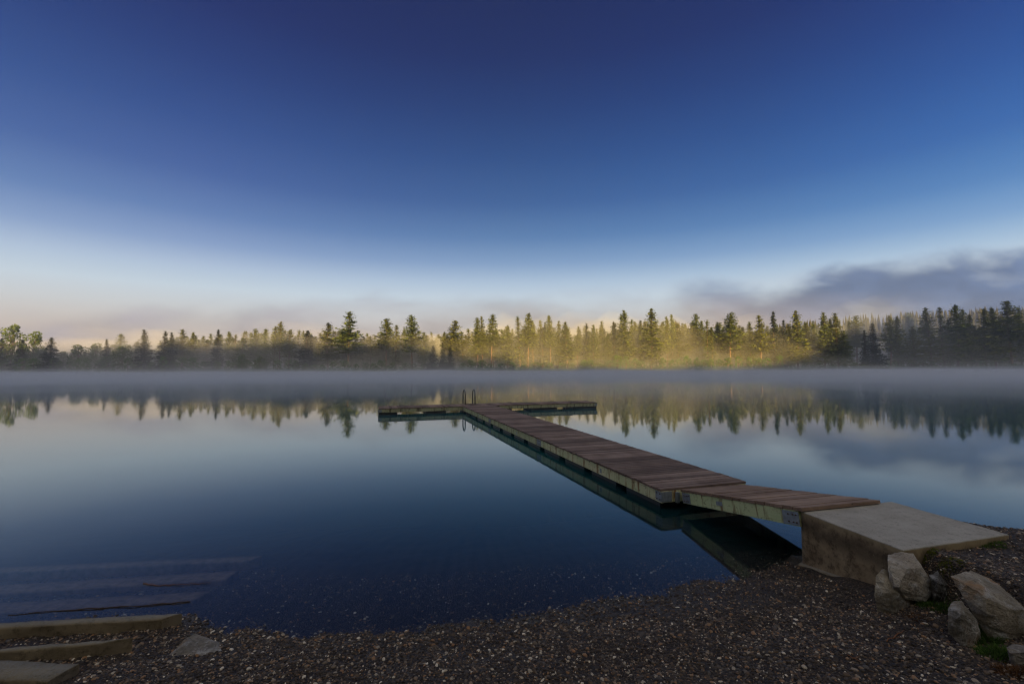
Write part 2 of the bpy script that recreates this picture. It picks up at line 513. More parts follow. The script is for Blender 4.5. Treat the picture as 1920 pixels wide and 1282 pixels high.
# ------------------------------------------------------------------ pebbles (stuff)
def pebble_points():
    pts = []
    def batch(n, x0, x1, y0, y1, zmin, zmax):
        x = rng.uniform(x0, x1, n); y = rng.uniform(y0, y1, n); z = height(x, y)
        k = (z > zmin) & (z < zmax)
        # keep the block and dock free
        k &= ~((x > 3.55) & (x < 5.3) & (y > 4.62 + .28 * (x - 3.83)) & (y < 6.3))
        k &= (x / np.maximum(y, .1) < 1.25) & (x / np.maximum(y, .1) > -1.25)
        pts.append(np.stack([x[k], y[k], z[k] + .001], -1))
    batch(62000, -4.9, 7.0, 2.7, 7.0, -.02, 1.2)
    batch(34000, -4.2, 5.0, 2.7, 4.6, .0, 1.2)
    batch(7000, -6.5, 4.4, 4.3, 6.6, -.28, -.01)
    return np.concatenate(pts)
pp = pebble_points()
pme = bpy.data.meshes.new('gravel_points'); pme.vertices.add(len(pp)); pme.vertices.foreach_set('co', pp.astype(np.float32).ravel()); pme.update()
peb = link('gravel_pebbles', pme, MAT['pebble'])
tag(peb, 'small mixed grey and brown pebbles covering the beach and the shallow lake bed', 'pebbles', kind='stuff')
ng = bpy.data.node_groups.new('pebble_scatter', 'GeometryNodeTree')
ng.interface.new_socket('Geometry', in_out='INPUT', socket_type='NodeSocketGeometry')
ng.interface.new_socket('Geometry', in_out='OUTPUT', socket_type='NodeSocketGeometry')
N = ng.nodes; L = ng.links
gi = N.new('NodeGroupInput'); go = N.new('NodeGroupOutput')
ico = N.new('GeometryNodeMeshIcoSphere'); ico.inputs['Radius'].default_value = 1; ico.inputs['Subdivisions'].default_value = 2
smo = N.new('GeometryNodeSetShadeSmooth')
setm = N.new('GeometryNodeSetMaterial'); setm.inputs['Material'].default_value = MAT['pebble']
iop = N.new('GeometryNodeInstanceOnPoints')
m2p = N.new('GeometryNodeMeshToPoints')
rv = N.new('FunctionNodeRandomValue'); rv.data_type = 'FLOAT_VECTOR'
rv.inputs[0].default_value = (0, 0, 0); rv.inputs[1].default_value = (.5, .5, 6.28)
rs = N.new('FunctionNodeRandomValue'); rs.data_type = 'FLOAT_VECTOR'; rs.inputs['Seed'].default_value = 5
rs.inputs[0].default_value = (.6, .45, .3); rs.inputs[1].default_value = (1.25, .95, .62)
rz = N.new('FunctionNodeRandomValue'); rz.data_type = 'FLOAT'; rz.inputs['Seed'].default_value = 9
rz.inputs[2].default_value = 0; rz.inputs[3].default_value = 1
pw = N.new('ShaderNodeMath'); pw.operation = 'POWER'; pw.inputs[1].default_value = 4.5
ma = N.new('ShaderNodeMath'); ma.operation = 'MULTIPLY_ADD'; ma.inputs[1].default_value = .015; ma.inputs[2].default_value = .0088
vs_ = N.new('ShaderNodeVectorMath'); vs_.operation = 'SCALE'
L.new(gi.outputs[0], m2p.inputs[0]); L.new(m2p.outputs[0], iop.inputs['Points'])
L.new(ico.outputs['Mesh'], smo.inputs[0]); L.new(smo.outputs[0], setm.inputs[0]); L.new(setm.outputs[0], iop.inputs['Instance'])
L.new(rv.outputs[0], iop.inputs['Rotation'])
L.new(rz.outputs[1], pw.inputs[0]); L.new(pw.outputs[0], ma.inputs[0])
L.new(rs.outputs[0], vs_.inputs[0]); L.new(ma.outputs[0], vs_.inputs['Scale']); L.new(vs_.outputs[0], iop.inputs['Scale'])
L.new(iop.outputs[0], go.inputs[0])
md = peb.modifiers.new('scatter', 'NODES'); md.node_group = ng

# ------------------------------------------------------------------ dock
DA = R(16.8)
dock = empty('floating_dock', (2.625, 8.202, 0), (0, 0, DA),
             'long T-shaped wooden floating dock with green stained side boards on black floats', 'dock')
ZT = .363          # deck top
W = 1.83
def planks(y0, y1, x0, x1, zt, pitch=.145, th=.038, over=.02, jz=.0035):
    b = MB(); y = y0 + .002
    while y < y1 - .03:
        ye = min(y + pitch - .021, y1 - .002)
        d = [random.uniform(-jz, jz) for _ in range(2)]
        b.box(x0 - over + random.uniform(-.012, .012), x1 + over + random.uniform(-.012, .012), y, ye, zt - th, zt, dz=(d[0], d[1], d[1], d[0]))
        y += pitch
    return b

def section(y0, y1, last=False):
    b = planks(y0 + .012, y1 - .012, 0, W, ZT)
    b.build('deck', MAT['deck'], dock, bevel=0)
    zt = ZT - .040
    for x0, x1 in ((.0, .045), (W - .045, W)):
        mid = (y0 + y1) / 2 + random.uniform(-.5, .5)
        for a, c in ((y0 + .012, mid - .003), (mid + .003, y1 - .012)):
            s = MB(); s.box(x0, x1, a, c, zt - .205, zt, dz=(0, 0, 0, 0)); s.build('side_board', MAT['side'] if y0 < 6 else MAT['side_green'], dock, bevel=.004)
    for yy in (y0 + .012, y1 - .055):
        s = MB(); s.box(.046, W - .046, yy, yy + .043, zt - .20, zt - .002); s.build('end_board', MAT['side'], dock)
    # joists under the planks
    s = MB()
    for k in range(1, 9):
        yy = y0 + (y1 - y0) * k / 9
        s.box(.05, W - .05, yy - .02, yy + .02, zt - .19, zt - .003)
    s.box(W / 2 - .02, W / 2 + .02, y0 + .06, y1 - .06, zt - .195, zt - .004)
    s.build('joist_frame', MAT['under'], dock)
    # corner plates
    for ye, sg in ((y0, 1), (y1, -1)):
        for xx, sx in ((0, -1), (W, 1)):
            s = MB()
            ya, yb = sorted((ye + sg * .006, ye + sg * .19))
            s.box(min(xx, xx + sx * .006), max(xx, xx + sx * .006), ya, yb, zt - .185, zt - .018)
            cp = s.build('corner_plate', MAT['metal'], dock, bevel=.002)
            for bz in (-.05, -.15):
                for by in (.05, .14):
                    c = Vector((xx + sx * .006, ye + sg * by, zt + bz))
                    s = MB(); s.tube([c, c + Vector((sx * .012, 0, 0))], .011, 8)
                    s.build('bolt', MAT['bolt'], cp)
    # mid plates
    s = MB(); ym = (y0 + y1) / 2
    s.box(-.006, .0, ym - .9, ym - .82, zt - .16, zt - .07)
    s.build('mid_plate', MAT['metal'], dock)
    # floats
    n = 4; fl = 1.18
    gap = ((y1 - y0) - n * fl) / n
    for k in range(n):
        a = y0 + gap / 2 + k * (fl + gap)
        s = MB()
        s.box(.10, W - .10, a, a + fl, -.20, zt - .206)
        s.box(.085, W - .085, a + .02, a + fl - .02, -.03, .0)
        f = s.build('float', MAT['float'], dock, bevel=.015)

for a, c in ((0, 6.27), (6.27, 12.5), (12.5, 18.7)):
    section(a, c)

# plates and hinge on the near end
s = MB(); s.box(.0, .20, -.006, .010, ZT - .225, ZT - .05); s.build('end_plate', MAT['metal'], dock, bevel=.002)
for hx_ in (.27, 1.62):
    s = MB(); s.box(hx_, hx_ + .06, -.05, .010, ZT - .25, ZT - .07); s.build('hinge_bracket', MAT['metal'], dock, bevel=.003)

# crossbar of the T
TY0, TY1 = 18.72, 20.35
def tbar(x0, x1, floats):
    b = MB(); x = x0 + .01
    while x < x1 - .05:
        xe = min(x + .133, x1 - .004)
        d = random.uniform(-.003, .003)
        b.box(x, xe, TY0 - .015, TY1 + .02, ZT - .038, ZT + d)
        x += .145
    b.build('deck', MAT['deck'], dock)
    zt = ZT - .040
    for ya, yb in ((TY0, TY0 + .045), (TY1 - .045, TY1)):
        s = MB(); s.box(x0 + .006, x1 - .006, ya, yb, zt - .185, zt); s.build('side_board', MAT['side_dark'], dock)
    for xa in (x0 + .006, x1 - .051):
        s = MB(); s.box(xa, xa + .045, TY0 + .046, TY1 - .046, zt - .18, zt - .001); s.build('end_board', MAT['side'], dock)
    for a, c in floats:
        s = MB(); s.box(a, c, TY0 + .06, TY1 - .06, -.2, zt - .186)
        s.box(a - .015, c + .015, TY0 + .045, TY1 - .045, -.02, .015)
        s.build('float', MAT['float'], dock, bevel=.015)
tbar(-4.6, 1.9, [(-4.58, -3.62), (-2.05, -.95), (.1, 1.5)])
tbar(1.905, 8.4, [(1.95, 2.9), (4.1, 5.75), (6.75, 8.38)])
for xa in (-3.25, -3.1, 6.2, 6.32):
    s = MB(); s.tube([(xa, TY0 + .1, -.3), (xa, TY0 + .1, ZT - .2)], .014, 8); s.build('anchor_rod', MAT['rail'], dock)
for xa, sx in ((-4.6, -1), (8.4, 1)):
    s = MB(); s.box(min(xa, xa + sx * .006) if sx < 0 else xa - .18, (xa + .18) if sx < 0 else xa, TY0 - .006, TY0 - .0005, ZT - .21, ZT - .06)
    s.build('corner_plate', MAT['metal'], dock)
for xa, ya in ((-3.3, TY1 - .2), (-.45, TY1 - .25), (3.2, TY1 - .15), (3.9, TY0 + .3), (6.0, TY1 - .15), (6.8, TY0 + .35)):
    s = MB()
    for q in (-.05, .05): s.tube([(xa + q, ya, ZT - .002), (xa + q, ya, ZT + .05)], .012, 8)
    s.tube([(xa - .13, ya, ZT + .055), (xa - .05, ya, ZT + .05), (xa + .05, ya, ZT + .05), (xa + .13, ya, ZT + .055)], .013, 8)
    s.build('cleat', MAT['rail'], dock)

# ladder at the back edge of the T
lad = empty('ladder'); lad.parent = dock; 
for k in ('label', 'category'):
    if k in lad: del lad[k]
LX = (.34, .93)
for lx in LX:
    pts = [(lx, TY1 - .52, ZT), (lx, TY1 - .52, ZT + .55)]
    for a in range(0, 181, 15):
        pts.append((lx, TY1 - .17 - .35 * math.cos(R(a)), ZT + .55 + .30 * math.sin(R(a))))
    pts += [(lx, TY1 + .18, ZT + .4), (lx, TY1 + .18, -.95)]
    s = MB(); s.tube(pts, .036, 10); s.build('rail', MAT['rail'], lad)
    s = MB(); s.tube([(lx, TY1 - .52, ZT), (lx, TY1 - .52, ZT + .012)], .05, 12); s.build('foot_plate', MAT['rail'], lad)
for k in range(4):
    zz = .12 - .28 * k
    s = MB(); s.box(LX[0], LX[1], TY1 + .15, TY1 + .21, zz - .012, zz + .012); s.build('rung', MAT['rail'], lad)

# ------------------------------------------------------------------ ramp
RL = 2.46
slope = -math.atan2(.385, RL)
ramp = empty('gangway_ramp', (3.585, 5.862, .745), (slope, 0, R(14.8)),
             'short sloping gangway of grey brown planks between the dock and the concrete block', 'ramp')
b = MB(); RW = 1.25; y = -.06
while y < RL - .02:
    ye = min(y + .137, RL); d = [random.uniform(-.004, .004) for _ in range(2)]
    b.box(-.015 + random.uniform(-.008, .008), RW + .015 + random.uniform(-.01, .01), y, ye, -.042, 0, dz=(d[0], d[1], d[1], d[0]))
    y += .155
b.build('deck', MAT['ramp'], ramp)
for x0, x1 in ((0, .045), (RW - .045, RW)):
    s = MB(); s.box(x0, x1, .012, RL - .01, -.235, -.044); s.build('side_board', MAT['rside'], ramp, bevel=.004)
s = MB()
for yy in (.05, .85, 1.65, RL - .06): s.box(.047, RW - .047, yy - .02, yy + .02, -.22, -.045)
s.build('joist_frame', MAT['under'], ramp)
for ya, yb in ((.014, .27), (RL - .24, RL - .02)):
    s = MB(); s.box(-.006, 0, ya, yb, -.225, -.06); pl = s.build('corner_plate', MAT['metal'], ramp, bevel=.002)
    for by in (.04, .09, .16):
        for bz in (-.10, -.19):
            s = MB(); s.tube([(-.006, ya + by, bz), (-.016, ya + by, bz)], .009, 8)
            s.build('bolt', MAT['bolt'], pl)
s = MB(); s.box(-.006, 0, 1.42, 1.56, -.16, -.10); s.build('mid_plate', MAT['metal'], ramp)

# ------------------------------------------------------------------ concrete block
A_, B_, C_, D_ = (3.603, 5.852), (3.835, 4.615), (5.315, 5.025), (5.065, 6.245)
blk = empty('concrete_block', (4.45, 5.43, 0), (0, 0, 0), 'large flat concrete block with a stained brown side at the end of the gangway', 'block')
def prism(poly, z0, z1, grid=0.0):
    """prism with a softly worn top edge; material 0 top, 1 sides"""
    b = MB(); c = (4.45, 5.43)
    n = len(poly)
    dens = []
    for i in range(n):
        p, q = Vector(poly[i]), Vector(poly[(i + 1) % n])
        m = 22
        for k in range(m): dens.append(p.lerp(q, k / m))
    cen = sum(dens, Vector((0, 0))) / len(dens)
    rings = [(z0, 0), (z1 - .2, 0), (z1 - .06, 0), (z1 - .010, .0), (z1 - .003, .002), (z1, .007)]
    vs = []
    for ri, (z, ins) in enumerate(rings):
        for p in dens:
            dirn = (cen - p).normalized()
            wv = mnoise.noise(Vector((p.x * 6, p.y * 6, z * 7))) * .006 + (mnoise.noise(Vector((p.x * 19, p.y * 19, 3))) * .006 if ri >= 2 else 0)
            q = p + dirn * (ins + wv)
            vs.append((q.x - c[0], q.y - c[1], z + (mnoise.noise(Vector((p.x * 3, p.y * 3, 9))) * .003 if ri > 3 else 0)))
    m = len(dens); fs = []; 
    for r_ in range(len(rings) - 1):
        for k in range(m):
            fs.append((r_ * m + k, r_ * m + (k + 1) % m, (r_ + 1) * m + (k + 1) % m, (r_ + 1) * m + k))
    fs = [f[::-1] for f in fs]
    b.add(vs, fs, 1, True)
    b.add(vs[-m:], [tuple(range(m))[::-1]], 0, False)
    for i, f in enumerate(b.f):
        if i >= m * 3 and i < m * 5: b.mi[i] = 0
    return b
pr = prism([A_, B_, C_, D_], -.35, .70)
pr.build('slab_body', [MAT['ctop'], MAT['cside']], blk)
s = MB()
vdir = (Vector(B_) - Vector(A_)).normalized(); nrm = Vector((vdir.y, -vdir.x)) * 1.0
a0 = Vector(A_) - Vector((4.45, 5.43)) + nrm * .0
out = Vector((-.983, -.18))
p0 = Vector(A_) - vdir * .03; p1 = Vector(A_) + vdir * 1.25
vs = []
for zf, o in ((-.3, .045), (.035, .042), (.05, .03)):
    for k in range(15):
        q = p0.lerp(p1, k / 14) + out * (o + random.uniform(-.008, .008)) 
        vs.append((q.x - 4.45, q.y - 5.43, zf + k / 14 * .17 + random.uniform(-.005, .005)))
for k in range(15):
    q = p0.lerp(p1, k / 14) - out * .02; vs.append((q.x - 4.45, q.y - 5.43, .07 + k / 14 * .17))
fs = [(r_ * 15 + k, r_ * 15 + k + 1, (r_ + 1) * 15 + k + 1, (r_ + 1) * 15 + k) for r_ in range(3) for k in range(14)]
s.add(vs, fs, 0, True); s.build('footing', MAT['cstep'], blk)

# ------------------------------------------------------------------ concrete steps at the left
def step(fl, fr, br, zt, ht, w, label, jag=.016):
    """fl/fr front-left/right corner, br back-right, all on the top face"""
    fl, fr, br = Vector(fl), Vector(fr), Vector(br)
    ax = (fr - fl); ln = ax.length; ax.normalize()
    ext = fl - ax * 2.2
    bl = ext + (br - fr)
    n = 60
    rows = []
    prof = [(0, -ht), (0, -ht * .5), (0.0, -.018), (.012, 0), (.5, .004), (.97, 0), (1, -.015), (1, -ht)]
    vs = []
    org = ext
    for i in range(n + 1):
        t = i / n
        f = ext.lerp(fr, t); bk = bl.lerp(br, t)
        for j, (u, dz) in enumerate(prof):
            p = f.lerp(bk, u)
            nn = mnoise.noise(Vector((p.x * 5, p.y * 5 + j, 1.7))) * jag + mnoise.noise(Vector((p.x * 17, p.y * 17, j * 2.))) * jag * .5
            vs.append((p.x - org.x, p.y - org.y + nn * .6, dz + (nn * .45 if j in (2, 3, 4, 5, 6) else 0)))
    k = len(prof)
    fs = [(i * k + j, (i + 1) * k + j, (i + 1) * k + j + 1, i * k + j + 1) for i in range(n) for j in range(k - 1)]
    fs.append(tuple(n * k + j for j in range(k)))
    fs.append(tuple(j for j in range(k))[::-1])
    b = MB(); b.add(vs, fs, 0, True)
    for i in (-1, -2): b.sm[i] = False
    o = b.build('concrete_step', MAT['cstep'] if zt > 0 else MAT['cwet'])
    o.location = (org.x, org.y, zt)
    bm = bmesh.new(); bm.from_mesh(o.data)
    bmesh.ops.recalc_face_normals(bm, faces=bm.faces); bm.to_mesh(o.data); bm.free()
    tag(o, label, 'step', 'concrete steps leading into the lake')
    return o
P2 = lambda x, y, z: atz(x, y, z).xy
step(P2(0, 1272, .16), P2(90, 1276, .16), P2(150, 1243, .16), .16, .16, .2, 'rough concrete step nearest the camera, cut off by the bottom left corner')
step(P2(0, 1222, .17), P2(190, 1206, .17), P2(248, 1195, .17), .17, .24, .2, 'concrete step on dry gravel just below the longer one at the water edge')
step(P2(0, 1177, .13), P2(303, 1161, .13), P2(341, 1149, .13), .13, .28, .2, 'long mossy concrete step standing right at the water edge')
step(P2(0, 1149, -.012), P2(360, 1128, -.012), P2(397, 1107, -.012), -.012, .2, .2, 'just submerged concrete step with a dark twig along its front edge', .008)
step(P2(0, 1113, -.07), P2(425, 1086, -.07), P2(447, 1069, -.07), -.07, .2, .2, 'submerged concrete step with a thin reddish stick beside it', .008)
step(P2(0, 1073, -.13), P2(470, 1051, -.13), P2(492, 1041, -.13), -.13, .2, .2, 'deepest and farthest of the submerged concrete steps', .008)

def twig(name, pts, r, mat, label):
    pts = [Vector(p) for p in pts]; o0 = pts[0].copy()
    pp_ = []
    for i in range(len(pts) - 1):
        for k in range(6):
            q = pts[i].lerp(pts[i + 1], k / 6); q += Vector((0, random.uniform(-.012, .012), random.uniform(-.003, .005))); pp_.append(q - o0)
    pp_.append(pts[-1] - o0)
    rr = [r * (1 - .5 * i / len(pp_)) * random.uniform(.8, 1.25) for i in range(len(pp_))]
    s = MB(); s.tube(pp_, rr, 7)
    # a couple of side shoots
    for q in (2, len(pp_) // 2):
        s.tube([pp_[q], pp_[q] + Vector((.05, random.uniform(-.04, .04), .012))], [r * .5, r * .2], 5)
    o = s.build(name, mat); o.location = o0
    return tag(o, label, 'twig')
twig('twig', [atz(355, 1128, .004), atz(250, 1136, .006), atz(120, 1144, .004), atz(15, 1153, .002)], .0065, MAT['twig'], 'long dark twig lying along the front edge of a just submerged step')
twig('twig', [atz(268, 1094, .003), atz(300, 1097, .004), atz(350, 1095, .005), atz(395, 1092, .004)], .005, MAT['twigred'], 'thin reddish stick floating by the submerged steps')
def ground_at(px, py, dz=.01):
    z = .3
    for _ in range(25):
        p = atz(px, py, z); z = .5 * z + .5 * hz(p.x, p.y)
    p = atz(px, py, z); p.z = hz(p.x, p.y) + dz
    return p
twig('twig', [ground_at(1662, 1203), ground_at(1695, 1183)], .005, MAT['twigred'], 'pale thin twig on the gravel below the rocks')
twig('twig', [ground_at(1590, 1230), ground_at(1615, 1243)], .004, MAT['twigred'], 'tiny pale twig on the gravel near the bottom edge')

# ------------------------------------------------------------------ rocks
def rock(Yf, P_, mat, label, sink=.10, chips=4, rough=.006):
    """angular stone: convex body through points (px, py, dY); lowest points are carried down into the ground"""
    pts = [aty(q[0], q[1], Yf + q[2]) for q in P_]
    zc = sum(p.z for p in pts) / len(pts)
    pts += [Vector((p.x, p.y, p.z - sink)) for p in pts if p.z < zc]
    c = sum(pts, Vector()) / len(pts)
    base = Vector((c.x, c.y, min(p.z for p in pts) + sink))
    bm = bmesh.new()
    for p in pts: bm.verts.new(p - base)
    res = bmesh.ops.convex_hull(bm, input=bm.verts[:])
    bmesh.ops.delete(bm, geom=[v for v in bm.verts if not v.link_faces], context='VERTS')
    ext = max(max(abs(v.co.x) for v in bm.verts), .1)
    for _ in range(chips):
        n_ = Vector((random.uniform(-1, 1), random.uniform(-1.1, .3), random.uniform(-.2, 1))).normalized()
        dmax = max(v.co.dot(n_) for v in bm.verts)
        bmesh.ops.bisect_plane(bm, geom=bm.verts[:] + bm.edges[:] + bm.faces[:], plane_co=n_ * (dmax - ext * random.uniform(.03, .08)), plane_no=n_, clear_outer=True)
        bmesh.ops.holes_fill(bm, edges=[e for e in bm.edges if e.is_boundary], sides=0)
    bmesh.ops.triangulate(bm, faces=bm.faces[:])
    for _ in range(5):
        es = [e for e in bm.edges if e.calc_length() > .016]
        if not es: break
        bmesh.ops.subdivide_edges(bm, edges=es, cuts=1, use_grid_fill=False)
        bmesh.ops.triangulate(bm, faces=bm.faces[:])
    bm.normal_update()
    off = Vector((random.uniform(0, 50), random.uniform(0, 50), 0))
    tl = Vector((.35, .2, 1)).normalized()
    for v in bm.verts:
        p = v.co
        n = mnoise.fractal(p * 14 + off, .8, 2.2, 5) * rough + mnoise.noise(p * 5 + off) * rough * 1.3
        w_ = p.dot(tl) * 26 + mnoise.noise(p * 4 + off) * 1.4
        fr_ = w_ - math.floor(w_)
        n -= (.0035 if mnoise.noise(Vector((math.floor(w_) * 3.1, 2, 5)) + off) > .05 else 0) * min(1, fr_ * 5) * min(1, (1 - fr_) * 8)
        # pits and broken spots
        q = mnoise.noise(p * 11 - off)
        if q > .35: n -= (q - .35) * .02
        v.co = p + v.normal * n
    me = bpy.data.meshes.new('rock'); bm.to_mesh(me); bm.free()
    o = link('rock', me, mat); o.location = base
    return tag(o, label, 'rock')
rock(4.34, [(1665, 1040, .16), (1690, 1034, .2), (1712, 1037, .2), (1664, 1053, .03), (1690, 1066, -.07), (1731, 1064, .04), (1742, 1082, .05), (1669, 1104, -.02), (1674, 1113, .02),
            (1682, 1096, -.10), (1737, 1124, -.03), (1748, 1110, .03), (1745, 1108, .24), (1672, 1108, .2), (1700, 1119, -.05)],
     MAT['rock_pale'], 'pale grey angular rock leaning on the corner of the concrete block', sink=.02, chips=3)
rock(4.30, [(1643, 1078, .04), (1654, 1067, .08), (1672, 1070, .12), (1640, 1108, 0), (1645, 1145, 0), (1670, 1112, -.07), (1680, 1152, -.05), (1707, 1150, .02), (1713, 1120, .05), (1694, 1108, .0), (1650, 1085, .22), (1706, 1128, .22)],
     MAT['rock_rust'], 'grey rock with rust patches wedged under the pale angular rock', chips=3)
rock(3.66, [(1782, 1080, .16), (1820, 1069, .34), (1858, 1084, .4), (1938, 1138, .26), (1955, 1160, .1), (1848, 1114, -.02), (1905, 1136, -.04), (1806, 1120, .08), (1846, 1166, .0), (1860, 1184, -.02), (1905, 1179, -.07), (1950, 1204, -.02), (1800, 1105, .12), (1850, 1150, -.05), (1940, 1170, .3)],
     MAT['rock_rust'], 'large long grey rock with orange streaks at the right edge', chips=4)
rock(3.66, [(1776, 1137, .0), (1787, 1127, .05), (1803, 1126, .07), (1832, 1160, .0), (1838, 1186, -.03), (1806, 1189, -.06), (1776, 1162, -.03), (1800, 1150, -.09), (1790, 1130, .14), (1830, 1165, .12)],
     MAT['rock_brown'], 'small grey triangular rock in front of the large streaked rock', chips=2)
rock(3.3, [(1886, 1213, .02), (1903, 1206, .07), (1945, 1209, .1), (1945, 1246, 0), (1902, 1238, -.03), (1893, 1224, -.02), (1930, 1222, -.05)],
     MAT['rock_brown'], 'small flat rock cut by the right edge among grass', chips=2)
rock(4.25, [(1742, 1078, .12), (1758, 1069, .16), (1776, 1096, .1), (1774, 1118, .05), (1750, 1112, .03), (1760, 1095, -.02), (1770, 1100, .3)],
     MAT['rock_dark'], 'dark little rock in the hollow between the two rock piles', chips=2)
rock(ground_at(370, 1231).y, [(311, 1231, .02), (350, 1193, .22), (366, 1187, .27), (443, 1215, .17), (432, 1221, .08), (380, 1228, .02), (335, 1232, .0), (372, 1208, .13), (400, 1213, .12), (340, 1212, .08)],
     MAT['rock_brown'], 'low flat triangular stone on the gravel beside the steps', sink=.14, chips=2)

# ------------------------------------------------------------------ grass tufts
def tuft(px, py, rad, hgt, n, mat, label, flat=1.0):
    c = ground_at(px, py, 0)
    s = MB()
    for _ in range(n):
        a = random.uniform(0, 6.283); r_ = rad * math.sqrt(random.random())
        x, y = r_ * math.cos(a), r_ * math.sin(a) * flat
        z = hz(c.x + x, c.y + y) - c.z
        h = hgt * random.uniform(.4, 1.1) * (1 - .5 * r_ / rad)
        lean = Vector((random.gauss(0, .5) + x / rad * .6, random.gauss(0, .5) + y / rad * .6, 0)) * h
        wd = random.uniform(.0018, .0035); d = Vector((math.cos(a * 3), math.sin(a * 3), 0)) * wd
        p0 = Vector((x, y, z - .005)); p1 = p0 + Vector((0, 0, h * .6)) + lean * .35; p2 = p0 + Vector((0, 0, h)) + lean
        s.add([p0 - d, p0 + d, p1 + d * .8, p1 - d * .8, p2], [(0, 1, 2, 3), (3, 2, 4)])
    o = s.build('grass_tuft', mat); o.location = c
    return tag(o, label, 'grass', 'grass tufts on the bank')
tuft(1845, 1017, .17, .045, 1500, MAT['grass'], 'green tuft at the far right corner of the concrete block')
tuft(1800, 1023, .10, .03, 600, MAT['moss'], 'thin mossy tuft along the edge of the concrete block')
tuft(1733, 1034, .11, .04, 900, MAT['moss'], 'dark mossy tuft at the near corner of the concrete block')
tuft(1785, 1056, .11, .028, 900, MAT['moss'], 'flat yellow green moss patch alone on the raised gravel')
tuft(1760, 1140, .17, .07, 1100, MAT['grass'], 'dark grass in the hollow between the two rock piles')
tuft(1835, 1195, .14, .10, 1000, MAT['grass'], 'long bladed grass in front of the small triangular rock')
tuft(1872, 1228, .12, .07, 1000, MAT['grass'], 'short green grass beside the small flat rock at the right edge')
tuft(1905, 1262, .12, .05, 800, MAT['drygrass'], 'dry reddish grass in the bottom right corner')
tuft(1716, 1158, .10, .03, 500, MAT['drygrass'], 'sparse reddish litter at the foot of the rust patched rock')

#TREES
# ------------------------------------------------------------------ trees
def quads_mesh(name, centers, sizes, tilt=.6, aspect=.6):
    """many small bent leaf clumps as one mesh"""
    n = len(centers)
    az = rng.uniform(0, 2 * np.pi, n)
    el = rng.normal(0, tilt, n)
    a = np.stack([np.cos(az), np.sin(az), np.zeros(n)], -1)
    b = np.stack([-np.sin(az) * np.cos(el), np.cos(az) * np.cos(el), np.sin(el)], -1)
    s = sizes[:, None]
    v = np.stack([centers - a * s, centers - b * s * aspect, centers + a * s, centers + b * s * aspect], 1)
    v += rng.normal(0, .12, v.shape) * s[:, None, :]
    q = np.arange(n * 4).reshape(n, 4)
    return v.reshape(-1, 3), q

def conifer_mesh(kind, seed):
    global rng
    keep = rng; rng = np.random.default_rng(seed)
    H = 20.0
    if kind == 'pine':   base, Rm, nb = rng.uniform(.26, .42) * H, 2.9, 330
    elif kind == 'spruce': base, Rm, nb = .05 * H, 3.2, 440
    elif kind == 'slim': base, Rm, nb = .12 * H, 1.9, 320
    else:                base, Rm, nb = .12 * H, 3.0, 430
    cs = []; ss = []
    lobes = rng.uniform(.55, 1.2, (22, 7))
    for i in range(nb):
        t = rng.uniform(0, 1) ** .85
        h = base + (H - base) * t
        if kind == 'pine': pr_ = (1 - t ** 2.6) ** .75 * (.55 + .45 * np.sin(np.pi * min(1, t * 1.2 + .25))) + .10
        elif kind == 'spruce': pr_ = (1 - t) ** .85 + .03
        elif kind == 'slim': pr_ = (1 - t) ** .6 * .95 + .05
        else: pr_ = (1 - t ** 1.6) ** .9 * .9 + .06
        az = rng.uniform(0, 2 * np.pi)
        lob = lobes[int(t * 21.99), int(az / 2 / np.pi * 6.99)]
        Rr = Rm * pr_ * lob * rng.uniform(.7, 1.12)
        nq = max(3, int(Rr / .30))
        sl = {'pine': .12, 'spruce': -.22, 'slim': -.1, 'dome': .02}[kind] + rng.normal(0, .1)
        if kind == 'spruce' and t < .4: sl -= .12
        rr = np.linspace(.12, 1, nq) * Rr
        tip_up = .10 * (rr / max(Rr, .1)) ** 3 * Rr * .5
        c = np.stack([np.cos(az) * rr, np.sin(az) * rr, h + sl * rr + tip_up], -1) + rng.normal(0, .10, (nq, 3))
        cs.append(c); ss.append(rng.uniform(.28, .54, nq) * (1.05 if kind != 'slim' else .8) * (1 - .5 * t ** 2))
        # side sprays
        c2 = c[nq // 2:] + rng.normal(0, .30, (nq - nq // 2, 3)) * np.array([1, 1, .45])
        cs.append(c2); ss.append(rng.uniform(.22, .42, len(c2)) * (1 - .5 * t ** 2))
    # leader
    m = 22; zz = np.linspace(H * .9, H * 1.0, m)
    cs.append(np.stack([rng.normal(0, .10, m), rng.normal(0, .10, m), zz], -1)); ss.append(np.linspace(.32, .10, m))
    c = np.concatenate(cs); s = np.concatenate(ss)
    v, q = quads_mesh('c', c, s, .5, .62)
    me = np_mesh('crown_' + kind, v, q)
    tb = MB(); r0 = .21 if kind == 'pine' else .2
    px_, py_ = rng.normal(0, .25, 2)
    tb.tube([(0, 0, -1.2), (0, 0, 0), (px_ * .4, py_ * .4, H * .4), (px_ * .3, py_ * .3, H * .75), (0, 0, H * .97)], [r0 * 1.3, r0, r0 * .75, r0 * .4, .04], 7)
    # dead lower limbs
    for k in range(9):
        h = rng.uniform(.12, .5) * H; az = rng.uniform(0, 6.28); l = rng.uniform(.6, 1.6)
        tb.tube([(px_ * .4, py_ * .4, h), (math.cos(az) * l, math.sin(az) * l, h + rng.uniform(-.3, .3))], [.05, .02], 4)
    rng = keep
    return me, tb.mesh('trunk_' + kind)

